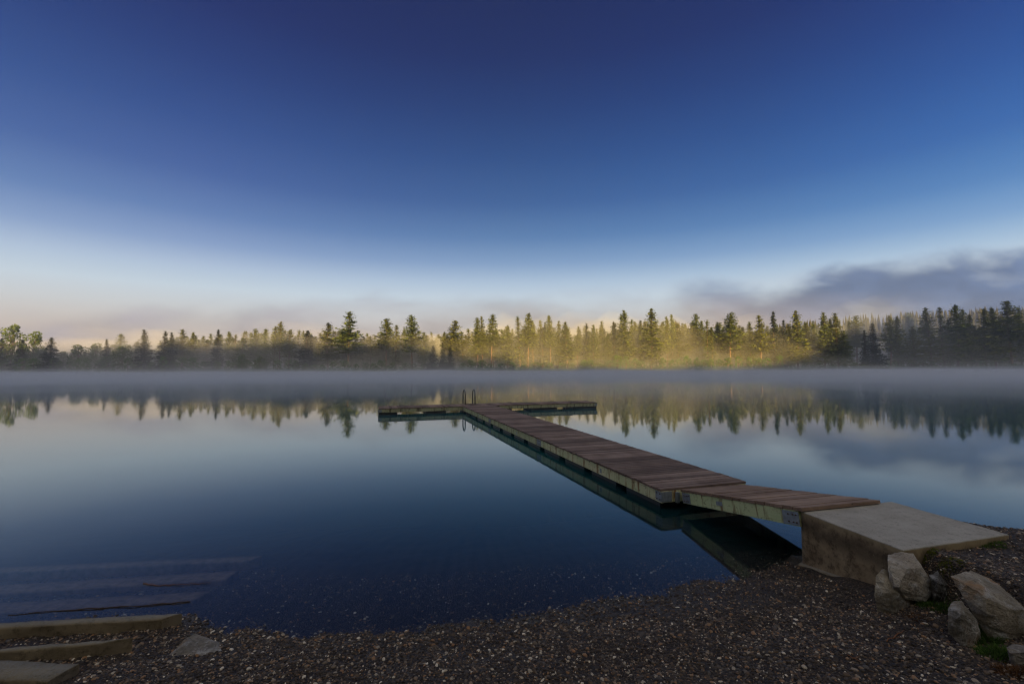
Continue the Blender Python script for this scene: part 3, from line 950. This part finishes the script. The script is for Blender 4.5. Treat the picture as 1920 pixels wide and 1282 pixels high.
def broad_mesh(seed, tall=True, H=12.0):
    global rng
    keep = rng; rng = np.random.default_rng(seed)
    cs = []; ss = []; tb = MB()
    tb.tube([(0, 0, -1), (0, 0, 0), (.2, .1, H * .4), (.1, 0, H * .75)], [.26, .2, .14, .06], 7)
    nb = 15
    for i in range(nb):
        t = (i + .5) / nb
        h = H * (.28 + .66 * t) if tall else H * (.12 + .75 * t)
        Rr = H * (.30 if tall else .42) * math.sqrt(max(.05, 1 - (2 * t - .75) ** 2 * .6)) * rng.uniform(.4, 1)
        az = i * 2.4 + rng.uniform(-.5, .5)
        c0 = np.array([math.cos(az) * Rr * .75, math.sin(az) * Rr * .75, h])
        br = H * rng.uniform(.07, .13)
        n = 120
        d = rng.normal(0, 1, (n, 3)); d /= np.linalg.norm(d, axis=1)[:, None]
        c = c0 + d * (rng.uniform(.35, 1, n) ** .6)[:, None] * br * np.array([1.25, 1.25, .75])
        cs.append(c); ss.append(rng.uniform(.16, .36, n) * H / 12)
        tb.tube([(.1, .05, h * .6), tuple(c0 * .6 + np.array([0, 0, h * .35])), tuple(c0)], [.09, .06, .03], 5)
    v, q = quads_mesh('b', np.concatenate(cs), np.concatenate(ss), .9, .75)
    me = np_mesh('crown_broad', v, q)
    rng = keep
    return me, tb.mesh('trunk_broad')

PROTO = {}
for kind, seeds in (('pine', (1, 2, 3, 4, 5)), ('spruce', (11, 12, 13)), ('slim', (21, 22, 23)), ('dome', (31, 32, 33))):
    PROTO[kind] = []
    for sd in seeds:
        cm, tm = conifer_mesh(kind, sd)
        cm.materials.append(MAT['needle_dark'] if kind == 'spruce' else MAT['needle']); tm.materials.append(MAT['bark'])
        PROTO[kind].append((cm, tm))
PROTO['broad'] = []
for sd in (41, 42, 43):
    cm, tm = broad_mesh(sd); cm.materials.append(MAT['leaf']); tm.materials.append(MAT['bark']); PROTO['broad'].append((cm, tm))
PROTO['bush'] = []
for sd in (51, 52, 53):
    cm, tm = broad_mesh(sd, False); cm.materials.append(MAT['bush']); tm.materials.append(MAT['bark']); PROTO['bush'].append((cm, tm))
HREF = {'pine': 20, 'spruce': 20, 'slim': 20, 'dome': 20, 'broad': 12, 'bush': 12}
NAME = {'pine': 'pine_tree', 'spruce': 'spruce_tree', 'slim': 'fir_tree', 'dome': 'pine_tree', 'broad': 'broadleaf_tree', 'bush': 'shrub'}
WREF = {'pine': 3.9, 'spruce': 4.1, 'slim': 2.4, 'dome': 3.9, 'broad': 6.6, 'bush': 10}

def place_tree(px, top, kind, back, wpx, label, group, lean=0.0, v=None, zfix=None):
    Y = 215.0
    for _ in range(6):
        p = aty(px, top, Y); Y = float(far_shore(p.x)) + back
    p = aty(px, top, Y)
    gz = hz(p.x, Y)
    h = p.z - gz
    Hm = HREF[kind]
    sz = h / Hm
    wm = wpx / F * Y
    sx = wm / WREF[kind] if wpx else sz
    var = PROTO[kind]; cm, tm = var[v if v is not None else random.randrange(len(var))]
    root = empty(NAME[kind], (p.x - math.sin(lean) * h, Y, gz), (random.gauss(0, .018), lean + random.gauss(0, .02), random.uniform(0, 6.28) if not lean else 0), label, {'broad': 'tree', 'bush': 'shrub'}.get(kind, 'tree'), group)
    root.scale = (sx, sx, sz)
    for nm, me in (('crown', cm), ('trunk', tm)):
        o = bpy.data.objects.new(nm if kind != 'bush' or nm == 'crown' else 'stem', me)
        COL.objects.link(o); o.parent = root
    return root

GT = 'trees along the far shore'
T = [ # px, top, kind, distance behind the shore line, width px, label, lean
 (24, 606, 'broad', 6, 36, 'tall broadleaf tree with a sparse open top, leftmost in the view', 0),
 (4, 634, 'spruce', 4, 30, 'dark bushy tree cut by the left edge of the picture', 0),
 (68, 620, 'broad', 8, 34, 'leaning pale green broadleaf tree between dark trees near the left edge', .12),
 (46, 637, 'spruce', 5, 30, 'dark low conifer between the two broadleaf trees at the far left', 0),
 (97, 633, 'spruce', 3, 30, 'broad dark spruce cone standing alone right of the leaning broadleaf', 0),
 (80, 652, 'broad', 12, 26, 'small yellow green tree left of the lone dark spruce cone', 0),
 (118, 658, 'broad', 14, 24, 'small pale tree just right of the lone dark spruce cone', 0),
 (148, 646, 'broad', 8, 34, 'rounded pale green tree in the low gap of the far left treeline', 0),
 (181, 643, 'broad', 10, 28, 'thin pale green tree beside a small dark spruce', 0),
 (202, 636, 'spruce', 4, 17, 'small narrow dark spruce among pale green trees', 0),
 (228, 626, 'dome', 22, 27, 'hazy grey pine rising behind a pale green broadleaf', 0),
 (232, 647, 'broad', 4, 40, 'wide pale green broadleaf tree in front of a hazy grey pine', 0),
 (273, 618, 'spruce', 5, 27, 'dark pointed spruce right of the wide pale green broadleaf', 0),
 (307, 621, 'spruce', 4, 25, 'left and wider tree of a dark touching spruce pair', 0),
 (321, 623, 'spruce', 5, 20, 'right and slimmer tree of a dark touching spruce pair', 0),
 (343, 618, 'pine', 12, 21, 'brownish pine, left of two close together beyond the dark spruce pair', 0),
 (361, 623, 'dome', 11, 20, 'brownish pine, right of two close together beyond the dark spruce pair', 0),
 (375, 636, 'slim', 22, 11, None, 0), (387, 636, 'slim', 24, 11, None, 0),
 (408, 618, 'spruce', 8, 22, 'pointed spruce with a darker tip left of two thin pines', 0),
 (430, 622, 'pine', 14, 16, 'thin pine with a tufted flat top', 0),
 (444, 627, 'slim', 18, 13, None, 0),
 (456, 634, 'dome', 8, 30, 'low rounded conifer in front of taller brown pines above lit bushes', 0),
 (479, 616, 'pine', 13, 23, 'pine with a rounded dome above the lit bushes', 0),
 (498, 617, 'dome', 11, 19, None, 0),
 (515, 611, 'slim', 11, 18, 'slim pine leaning against the taller one to its right', 0),
 (526, 603, 'pine', 9, 19, 'tallest tree in the cluster left of the wide dark spruce', 0),
 (543, 618, 'pine', 8, 22, 'ragged pine with upturned branch tips left of the wide dark spruce', 0),
 (558, 626, 'slim', 24, 10, None, 0),
 (573, 619, 'spruce', 6, 32, 'wide dark spruce with a skirt left of the two tall pines', 0),
 (592, 630, 'slim', 28, 13, None, 0),
 (617, 605, 'dome', 9, 33, 'broad cone shaped pine left of the tallest pine', 0),
 (654, 585, 'pine', 7, 37, 'tallest pine on the left half, dark top and narrow trunk', 0),
 (684, 632, 'slim', 22, 14, None, 0), (692, 624, 'slim', 30, 12, None, 0), (703, 629, 'slim', 30, 12, None, 0),
 (725, 598, 'pine', 8, 33, 'pine with a bare pale trunk left of a thin pointed fir', 0),
 (743, 609, 'slim', 7, 17, 'thin pointed fir between two big pines', 0),
 (759, 615, 'dome', 24, 17, None, 0),
 (776, 591, 'pine', 4, 33, 'darkest ragged pine left of centre, leaning top', .02),
 (795, 623, 'dome', 9, 22, 'shorter pine touching the dark ragged pine on its right', 0),
 (812, 622, 'slim', 30, 10, None, 0),
 (811, 648, 'spruce', 2, 22, 'small dark spruce at the shore right of the dark ragged pine', 0),
 (831, 642, 'spruce', 2, 14, 'small dark spruce, left of a low pair below the leaning pine', 0),
 (844, 648, 'spruce', 2, 17, 'small dark spruce, right of a low pair below the leaning pine', 0),
 (833, 622, 'dome', 16, 16, None, 0),
 (853, 600, 'pine', 8, 30, 'golden pine with a visibly leaning pale trunk', .13),
 (868, 621, 'slim', 14, 15, None, 0), (877, 616, 'slim', 18, 15, None, 0),
 (896, 595, 'pine', 8, 22, 'left tree of a tall golden pair with a lit trunk', 0),
 (905, 594, 'pine', 10, 18, 'middle tree of a golden group, close against the lit trunk', 0),
 (921, 590, 'pine', 9, 26, 'broad topped golden pine right of the golden pair', 0),
 (939, 617, 'slim', 12, 14, None, 0),
 (952, 610, 'dome', 9, 21, 'rounded shorter pine in the gap left of the centre cluster', 0),
 (976, 593, 'slim', 8, 17, 'thin tall pine at the left side of the centre cluster', 0),
 (989, 587, 'pine', 7, 23, 'tall dense flat topped pine of the centre cluster', 0),
 (1000, 602, 'pine', 13, 17, None, 0), (1012, 601, 'pine', 20, 17, None, 0), (1022, 604, 'dome', 20, 16, None, 0),
 (1032, 592, 'pine', 9, 17, 'pine with a side shoot near its top right of the centre cluster', 0),
 (1046, 602, 'dome', 11, 20, None, 0),
 (1064, 604, 'dome', 7, 27, 'bushy rounded pine right of the centre cluster', 0),
 (1085, 617, 'slim', 28, 14, None, 0),
 (1098, 607, 'spruce', 14, 17, None, 0), (1112, 609, 'dome', 10, 22, None, 0), (1125, 602, 'pine', 15, 15, None, 0),
 (1139, 625, 'dome', 8, 18, 'short pine in the dip before the golden stretch', 0),
 (1152, 603, 'spruce', 9, 20, 'pointed conifer at the left shoulder of the double topped pine', 0),
 (1165, 588, 'slim', 9, 14, 'left narrower top beside a big golden pine', 0),
 (1172, 582, 'dome', 8, 28, 'big golden pine with a rounded top, first of the tall pair right of centre', 0),
 (1187, 598, 'slim', 17, 13, None, 0), (1199, 600, 'slim', 19, 13, None, 0),
 (1218, 579, 'dome', 6, 36, 'tallest golden pine right of centre with tiered branches', 0),
 (1250, 594, 'pine', 15, 16, 'left of two hazy narrow pines before the bright gap', 0),
 (1259, 590, 'pine', 16, 15, 'right of two hazy narrow pines before the bright gap', 0),
 (1281, 606, 'dome', 32, 16, None, 0), (1290, 617, 'slim', 26, 10, None, 0),
 (1304, 588, 'pine', 20, 26, 'hazy open pine standing in the brightest mist', 0),
 (1326, 600, 'slim', 9, 15, 'pointed fir right of the hazy open pine', 0),
 (1334, 613, 'slim', 9, 12, None, 0),
 (1344, 604, 'dome', 19, 16, None, 0),
 (1367, 586, 'pine', 9, 34, 'big golden pine with a flared lower crown', 0),
 (1386, 610, 'slim', 14, 14, None, 0), (1396, 612, 'slim', 16, 13, None, 0),
 (1405, 603, 'slim', 9, 15, 'slim fir left of the pine with the orange trunk', 0),
 (1424, 592, 'pine', 6, 25, 'pine with a bright orange bare trunk', 0, 1),
 (1450, 584, 'spruce', 7, 26, 'tall pointed tree right of the orange trunked pine', 0),
 (1467, 600, 'spruce', 6, 22, None, 0),
 (1492, 583, 'dome', 5, 32, 'tall wide conifer ending the golden stretch', 0),
 (1479, 606, 'slim', 6, 16, None, 0),
 (1512, 604, 'dome', 30, 18, None, 0), (1524, 602, 'dome', 32, 18, None, 0),
 (1543, 586, 'dome', 6, 26, 'left of two equally tall dim pines past the golden stretch', 0),
 (1555, 598, 'dome', 8, 18, None, 0),
 (1568, 587, 'dome', 5, 26, 'right of two equally tall dim pines past the golden stretch', 0),
 (1581, 620, 'dome', 4, 24, None, 0),
 (1603, 592, 'pine', 20, 26, 'hazy pine behind the small dark spruces', 0),
 (1592, 602, 'pine', 24, 15, None, 0),
 (1620, 619, 'spruce', 2, 16, 'small dark thin spruce left of the dark cone shaped spruce', 0),
 (1637, 606, 'spruce', 2, 28, 'dark cone shaped spruce against the pale gold hill', 0),
 (1665, 592, 'pine', 5, 24, 'left dark pine of an open branched pair against the gold hill', 0),
 (1680, 593, 'dome', 5, 26, 'right dark pine of an open branched pair against the gold hill', 0),
 (1703, 586, 'pine', 42, 24, 'faint pale pine rising behind a dark tree', 0),
 (1710, 612, 'dome', 3, 28, 'dark tree in front of the faint pale pine', 0),
 (1741, 577, 'dome', 4, 35, 'first of the very dark tall pines at the right', 0),
 (1765, 575, 'slim', 6, 18, 'narrow pointed dark tree between the big dark pines', 0),
 (1790, 572, 'dome', 4, 36, 'large dark pine with a lumpy top right of the narrow pointed one', 0),
 (1805, 580, 'pine', 7, 22, None, 0), (1817, 590, 'dome', 6, 26, None, 0),
 (1843, 579, 'dome', 3, 34, 'left of two merged flat topped dark pines', 0),
 (1861, 577, 'dome', 4, 34, 'right of two merged flat topped dark pines', 0),
 (1891, 564, 'pine', 3, 38, 'tallest dark pine close to the right edge', 0),
 (1909, 577, 'dome', 5, 30, 'dark pine cut by the right edge of the picture', 0),
 (1778, 600, 'dome', 10, 26, None, 0), (1870, 604, 'dome', 9, 30, None, 0), (1828, 612, 'dome', 8, 26, None, 0),
]
for row in T:
    px, top, kind, back, wpx, lab, lean = row[:7]
    v = row[7] if len(row) > 7 else None
    if lab: place_tree(px, top, kind, back, wpx, lab, GT, lean, v)
    else: place_tree(px, top, kind, back, wpx, 'plain middle row conifer half hidden by the shoreline trees', 'middle row conifers', lean, v)

# fainter rows behind
def topline(px):
    xs = [0, 120, 200, 300, 400, 500, 600, 700, 800, 900, 1000, 1100, 1200, 1300, 1400, 1500, 1600, 1700, 1800, 1920]
    ys = [650, 662, 652, 640, 631, 625, 626, 627, 627, 622, 612, 616, 608, 608, 609, 609, 628, 632, 618, 612]
    return float(np.interp(px, xs, ys))
px = -300
while px < 2260:
    if not (1585 < px < 1735) or random.random() < .25:
        place_tree(px, topline(px) + random.uniform(-7, 16) - (18 if px > 1935 else 0), random.choice(('slim', 'dome', 'pine', 'slim')), random.uniform(14, 60), random.uniform(15, 26),
                   'faint conifer in the misty rows behind the shoreline trees', 'faint conifers behind', 0)
    px += random.uniform(4.6, 8)
# shrubs along the water
px = -300
while px < 2200:
    k = 'bush'
    if 400 < px < 560: top = random.uniform(668, 678)
    elif px < 400: top = random.uniform(662, 680)
    elif 1130 < px < 1480: top = random.uniform(662, 676)
    else: top = random.uniform(672, 682)
    place_tree(px, top, k, random.uniform(.5, 5), random.uniform(16, 30), 'low leafy shrub in the row along the far waterline', 'shrubs along the far shore', 0)
    px += random.uniform(13, 24)
place_tree(455, 664, 'broad', 1.5, 22, 'bright yellow green bush below the low rounded conifer', GT)
place_tree(488, 668, 'broad', 1.5, 18, 'bright narrow bush right of the brightest yellow green bush', GT)

# undergrowth as one mass
n = 34000
ux = rng.uniform(-350, 330, n); uy = far_shore(ux) + rng.uniform(.2, 30, n) ** 1.0
uz = height(ux, uy) + rng.uniform(0, 1, n) * (1.0 + 1.4 * (np.sin(ux * .31) * np.sin(ux * .13 + 2) + 1) * .5)
uv, uq = quads_mesh('u', np.stack([ux, uy, uz], -1), rng.uniform(.2, .5, n), .9, .8)
tag(link('undergrowth', np_mesh('undergrowth', uv, uq), MAT['bush']), 'low green undergrowth covering the far bank beneath the trees', 'undergrowth', kind='stuff')

# wood on the far ridge as one mass
vs_all = []; qs_all = []; base_i = 0
pm, _ = PROTO['slim'][0][0], None
nv = 7
for i in range(1700):
    x = random.uniform(40, 520); y = random.uniform(335, 445)
    tt = float(np.interp(y, ry, rp)); z = float(ridge(x)) * tt * .93 + 1
    hh = random.uniform(9, 16); rr = hh * random.uniform(.13, .2)
    for lev in range(4):
        zb = z + hh * (.1 + .22 * lev); r2 = rr * (1 - .22 * lev)
        a0 = random.uniform(0, 1)
        ring = [(x + math.cos(a0 + k * 1.047) * r2 * random.uniform(.6, 1.2), y + math.sin(a0 + k * 1.047) * r2, zb + random.uniform(-.5, .3)) for k in range(6)]
        b0 = len(vs_all); vs_all += ring + [(x, y, zb + hh * .34)]
        for k in range(6): qs_all.append((b0 + k, b0 + (k + 1) % 6, b0 + 6))
tag(link('distant_wood', np_mesh('distant_wood', np.array(vs_all), np.array(qs_all)), MAT['far_needle']), 'far off conifer wood covering the hazy ridge beyond the shoreline trees', 'wood', kind='stuff')
#ENDTREES

# ------------------------------------------------------------------ haze and mist
def vol_box(name, x0, x1, y0, y1, z0, z1, mat, label, ang=0):
    b = MB(); b.box(x0, x1, y0, y1, z0, z1)
    o = b.build(name, mat); o.rotation_euler = (0, 0, ang)
    return tag(o, label, 'mist' if name != 'haze' else 'haze', kind='stuff')
vol_box('haze', -640, 640, -152, 650, -6, 89, volume_mat('thin_haze', .0004, (.90, .94, 1.0), .6), 'thin dawn haze filling the air over the lake')
SHANG = math.atan(-.087)
cs_, sn_ = math.cos(SHANG), math.sin(SHANG)
# bodies of mist follow the far shore; each is a closed body with a billowing top; local origin = middle of the far shore
def mist_body(x0, x1, y0, y1, z0, z1, amp, dens, color, label, seed=0, nx_=110, ny_=16, wl=26.0, aniso=0.0, taper=16.0, xt=30.0):
    xs = np.linspace(x0, x1, nx_); ys = np.linspace(y0, y1, ny_)
    vs = []
    for j, yy in enumerate(ys):
        for i, xx in enumerate(xs):
            n_ = mnoise.fractal(Vector((xx / wl + seed * 7.3, yy / wl * .6, seed)), .8, 2.0, 4)
            e = min(1, (xx - x0) / xt, (x1 - xx) / xt, (yy - y0) / taper + .01, (y1 - yy) / 5 + .3)
            vs.append((xx, yy, z0 + max(.05, (z1 - z0) * (1 + amp * n_) * max(0.02, e))))
    nb = len(vs)
    vs += [(xx, yy, z0) for yy in ys for xx in xs]
    I = lambda i, j: j * nx_ + i
    fs = [(I(i, j), I(i + 1, j), I(i + 1, j + 1), I(i, j + 1)) for j in range(ny_ - 1) for i in range(nx_ - 1)]
    fs += [tuple(q + nb for q in f[::-1]) for f in fs]
    for i in range(nx_ - 1):
        fs.append((I(i, 0) + nb, I(i + 1, 0) + nb, I(i + 1, 0), I(i, 0)))
        fs.append((I(i, ny_ - 1), I(i + 1, ny_ - 1), I(i + 1, ny_ - 1) + nb, I(i, ny_ - 1) + nb))
    for j in range(ny_ - 1):
        fs.append((I(0, j), I(0, j + 1), I(0, j + 1) + nb, I(0, j) + nb))
        fs.append((I(nx_ - 1, j) + nb, I(nx_ - 1, j + 1) + nb, I(nx_ - 1, j + 1), I(nx_ - 1, j)))
    b = MB(); b.add(vs, fs)
    o = b.build('mist', volume_mat('mist', dens, color, aniso)); o.location = (0, 215, 0); o.rotation_euler = (0, 0, SHANG)
    return tag(o, label, 'mist', kind='stuff')
mist_body(-420, 420, -196, 3, .03, 1.5, .5, .017, (.70, .77, .90), 'thin layer of mist lying on the whole lake', 1, ny_=60, taper=55)
mist_body(-420, 420, -140, 7, .02, 2.4, .6, .0050, (.66, .75, .93), 'low mist over the far half of the lake', 2, ny_=30, taper=70)
mist_body(-420, 420, -60, 10, .05, 3.4, .7, .0032, (.80, .87, 1.0), 'mist along the far waterline', 3, taper=30)
mist_body(-420, 420, -35, 16, .07, 6.5, .8, .0022, (.80, .87, 1.0), 'taller mist wisps in front of the far trees', 4)
mist_body(-420, 420, -10, 110, .4, 13, .6, .0045, (.94, .95, .98), 'mist between the lower trunks of the far forest', 5, wl=40)
mist_body(-420, 420, -14, 140, .5, 22, .5, .0032, (.95, .95, .97), 'mist reaching the crowns of the far forest', 6, wl=50)
mist_body(-300, -15, -18, 60, .6, 18, .35, .0085, (.93, .94, 1.0), 'grey mist drifting through the trees on the left side', 9, 60, 20, 36)
mist_body(135, 330, -18, 60, .62, 30, .5, .0045, (.62, .74, 1.0), 'blue grey mist in the shaded trees at the right', 10, 40, 20, 36)  # blue of the shade is put into the mist colour
mist_body(-110, 172, -14, 110, .45, 25, .4, .0052, (1.0, .95, .62), 'gold tinted sunlit mist in the trees right of the middle', 7, 80, 24, 34, -.1, xt=95.0)  # yellow of the sunlight is also put into the mist colour
mist_body(20, 140, -8, 90, .55, 19, .5, .0022, (1.0, .95, .62), 'densest golden mist among the brightest trees', 8, 40, 20, 26, -.1)  # same sunlight yellow tinted into this smaller body

# ------------------------------------------------------------------ sky
SUN_EL, SUN_AZ = R(10), R(180 - 8)     # sun low behind the photographer
world = bpy.data.worlds.new('World'); scene.world = world; world.use_nodes = True
world.node_tree.nodes.clear()
g = NT(world.node_tree)
wo = g.new('ShaderNodeOutputWorld'); bg = g.new('ShaderNodeBackground')
d = g.new('ShaderNodeTexCoord').outputs['Generated']
sp = g.new('ShaderNodeSeparateXYZ', i_0=d)
dx, dy, dz = sp.outputs
sky = g.new('ShaderNodeTexSky'); sky.sky_type = 'NISHITA'; sky.sun_disc = False
sky.sun_elevation = SUN_EL; sky.sun_rotation = SUN_AZ
def srgb(r, g_, b_):
    f = lambda c: (c / 255 / 12.92) if c / 255 < .04045 else ((c / 255 + .055) / 1.055) ** 2.4
    return (f(r), f(g_), f(b_))
el = lambda deg: math.sin(R(deg))
base = [(0, (206, 186, 172)), (4, (216, 202, 190)), (6.5, (214, 218, 220)), (8.5, (206, 221, 233)), (10.5, (181, 202, 225)), (13, (134, 163, 203)), (16, (93, 129, 180)),
        (20, (62, 98, 157)), (25, (41, 77, 138)), (30, (28, 59, 119)), (35, (20, 43, 101)), (40, (17, 36, 91)), (48, (22, 40, 96)), (60, (50, 68, 112)), (90, (60, 78, 118))]
ramp_c = g.ramp(dz, [(el(a), srgb(*c)) for a, c in base])
# colour drifts with the compass: cyan blue to the right, violet to the left
az = g.math('ARCTAN2', dx, dy)
tint_r = g.ramp(g.maprange(az, -1.0, 1.0), [(0, (1.18, 1.08, 1.10)), (.2, (1.12, 1.0, 1.06)), (.35, (.92, .96, .98)), (.5, (.82, .98, .96)), (.75, (.66, 1.02, 1.08)), (.92, (.55, 1.12, 1.28)), (1, (.5, 1.15, 1.3))])
fade = g.maprange(dz, .16, .36)
col = g.mix(fade, ramp_c, g.mix(1.0, ramp_c, tint_r, 'MULTIPLY'))
# warm low band on the left
# the dawn side, behind the photographer, is far brighter
behind = g.maprange(dy, .05, -.75, smooth=True)
backc = g.ramp(dz, [(0, (2.0, 1.5, .95)), (.35, (1.9, 1.6, 1.25)), (.7, (1.3, 1.25, 1.12)), (1, (.55, .6, .66))])
col = g.mix(behind, col, backc)
top = g.maprange(dz, .74, .98, 0, .85, smooth=True)
col = g.mix(top, col, (.72, .72, .72))
# fog bank low in the sky, to the right, above the trees
u = g.math('DIVIDE', dx, g.math('MAXIMUM', dy, .05)); v = g.math('DIVIDE', dz, g.math('MAXIMUM', dy, .05))
comb = g.new('ShaderNodeCombineXYZ', i_0=u, i_1=g.math('MULTIPLY', v, 3.6))
comb2 = g.new('ShaderNodeCombineXYZ', i_0=u, i_1=g.math('MULTIPLY', v, 1.7), i_2=.37)
nz3 = g.noise(comb2.outputs[0], 7.5, 6, .55, dist=.3)
nz1 = g.noise(comb.outputs[0], 3.6, 5, .5); nz2 = g.noise(comb.outputs[0], 11, 5, .55)
topc = g.ramp(g.maprange(u, -1.2, 1.2), [(a / 2.4 + .5, b) for a, b in
        [(-1.2, .125), (-.8, .12), (-.45, .15), (-.2, .155), (.0, .15), (.15, .155), (.29, .145), (.37, .18), (.45, .185), (.54, .165), (.62, .185), (.70, .225), (.8, .225), (.95, .245), (1.15, .27)]], 'B_SPLINE')
topv = g.math('ADD', topc, g.math('ADD', g.math('MULTIPLY', g.math('SUBTRACT', nz1, .5), .05), g.math('MULTIPLY', g.math('SUBTRACT', nz3, .5), .10)))
mask = g.maprange(g.math('SUBTRACT', topv, v), -.02, .045, smooth=True)
amount = g.ramp(g.maprange(u, -1.2, 1.2), [(a / 2.4 + .5, b) for a, b in
        [(-1.2, .75), (-.7, .7), (-.5, .75), (-.2, .8), (.1, .8), (.3, .85), (.4, .95), (.7, 1), (1.2, 1)]])
wis = g.maprange(g.math('ADD', nz1, g.maprange(u, .2, .7, 0, .2)), .36, .62, .25, 1)
mask = g.math('MULTIPLY', g.math('MULTIPLY', mask, amount), wis)
cc_lo = g.ramp(g.maprange(u, -1.2, 1.2), [(0, srgb(160, 154, 166)), (.3, srgb(162, 154, 160)), (.5, srgb(174, 162, 154)), (.62, srgb(192, 172, 150)), (.75, srgb(165, 156, 160)), (.9, srgb(124, 134, 158)), (1, srgb(116, 132, 164))])
cc_hi = g.ramp(g.maprange(u, -1.2, 1.2), [(0, srgb(164, 160, 170)), (.3, srgb(150, 150, 162)), (.5, srgb(138, 146, 156)), (.66, srgb(124, 140, 164)), (.8, srgb(92, 110, 140)), (1, srgb(98, 122, 160))])
ccol = g.mix(g.maprange(v, .10, .17), cc_lo, cc_hi)
ccol = g.mix(g.maprange(nz3, .38, .66, 0, .75), ccol, g.mix(1.0, ccol, (1.5, 1.5, 1.5), 'MULTIPLY'))
fwd_only = g.maprange(dy, .1, .3)
col = g.mix(g.math('MULTIPLY', mask, fwd_only), col, ccol)
# a touch of the physical sky
sc10 = g.new('ShaderNodeVectorMath', operation='SCALE'); g.set(sc10.inputs[0], col); sc10.inputs['Scale'].default_value = 10 / 2 ** 1.6
fin = g.mix(.008, sc10.outputs[0], sky.outputs[0])
g.set(bg.inputs[0], fin); bg.inputs[1].default_value = .1
g.l.new(bg.outputs[0], wo.inputs[0])

sl = bpy.data.lights.new('sun', 'SUN'); sl.energy = 4.8; sl.angle = R(1.2); sl.color = (1, .66, .22)
sun = bpy.data.objects.new('sun', sl); COL.objects.link(sun)
sd = Vector((math.sin(SUN_AZ) * math.cos(SUN_EL), math.cos(SUN_AZ) * math.cos(SUN_EL), math.sin(SUN_EL)))
sun.rotation_euler = sd.to_track_quat('Z', 'Y').to_euler()
sun.location = (0, -50, 80)

# ------------------------------------------------------------------ render settings
vs = scene.view_settings
scene.display_settings.display_device = 'sRGB'
vs.view_transform = 'Standard'; vs.look = 'None'; vs.exposure = 1.6; vs.gamma = 1
scene.render.engine = 'CYCLES'
cy = scene.cycles
cy.max_bounces = 6; cy.diffuse_bounces = 2; cy.glossy_bounces = 3; cy.transmission_bounces = 3
cy.transparent_max_bounces = 12; cy.volume_bounces = 0
cy.caustics_reflective = False; cy.caustics_refractive = False
cy.use_denoising = True
cy.sample_clamp_indirect = 6
cy.pixel_filter_type = 'BLACKMAN_HARRIS'; cy.filter_width = 1.15
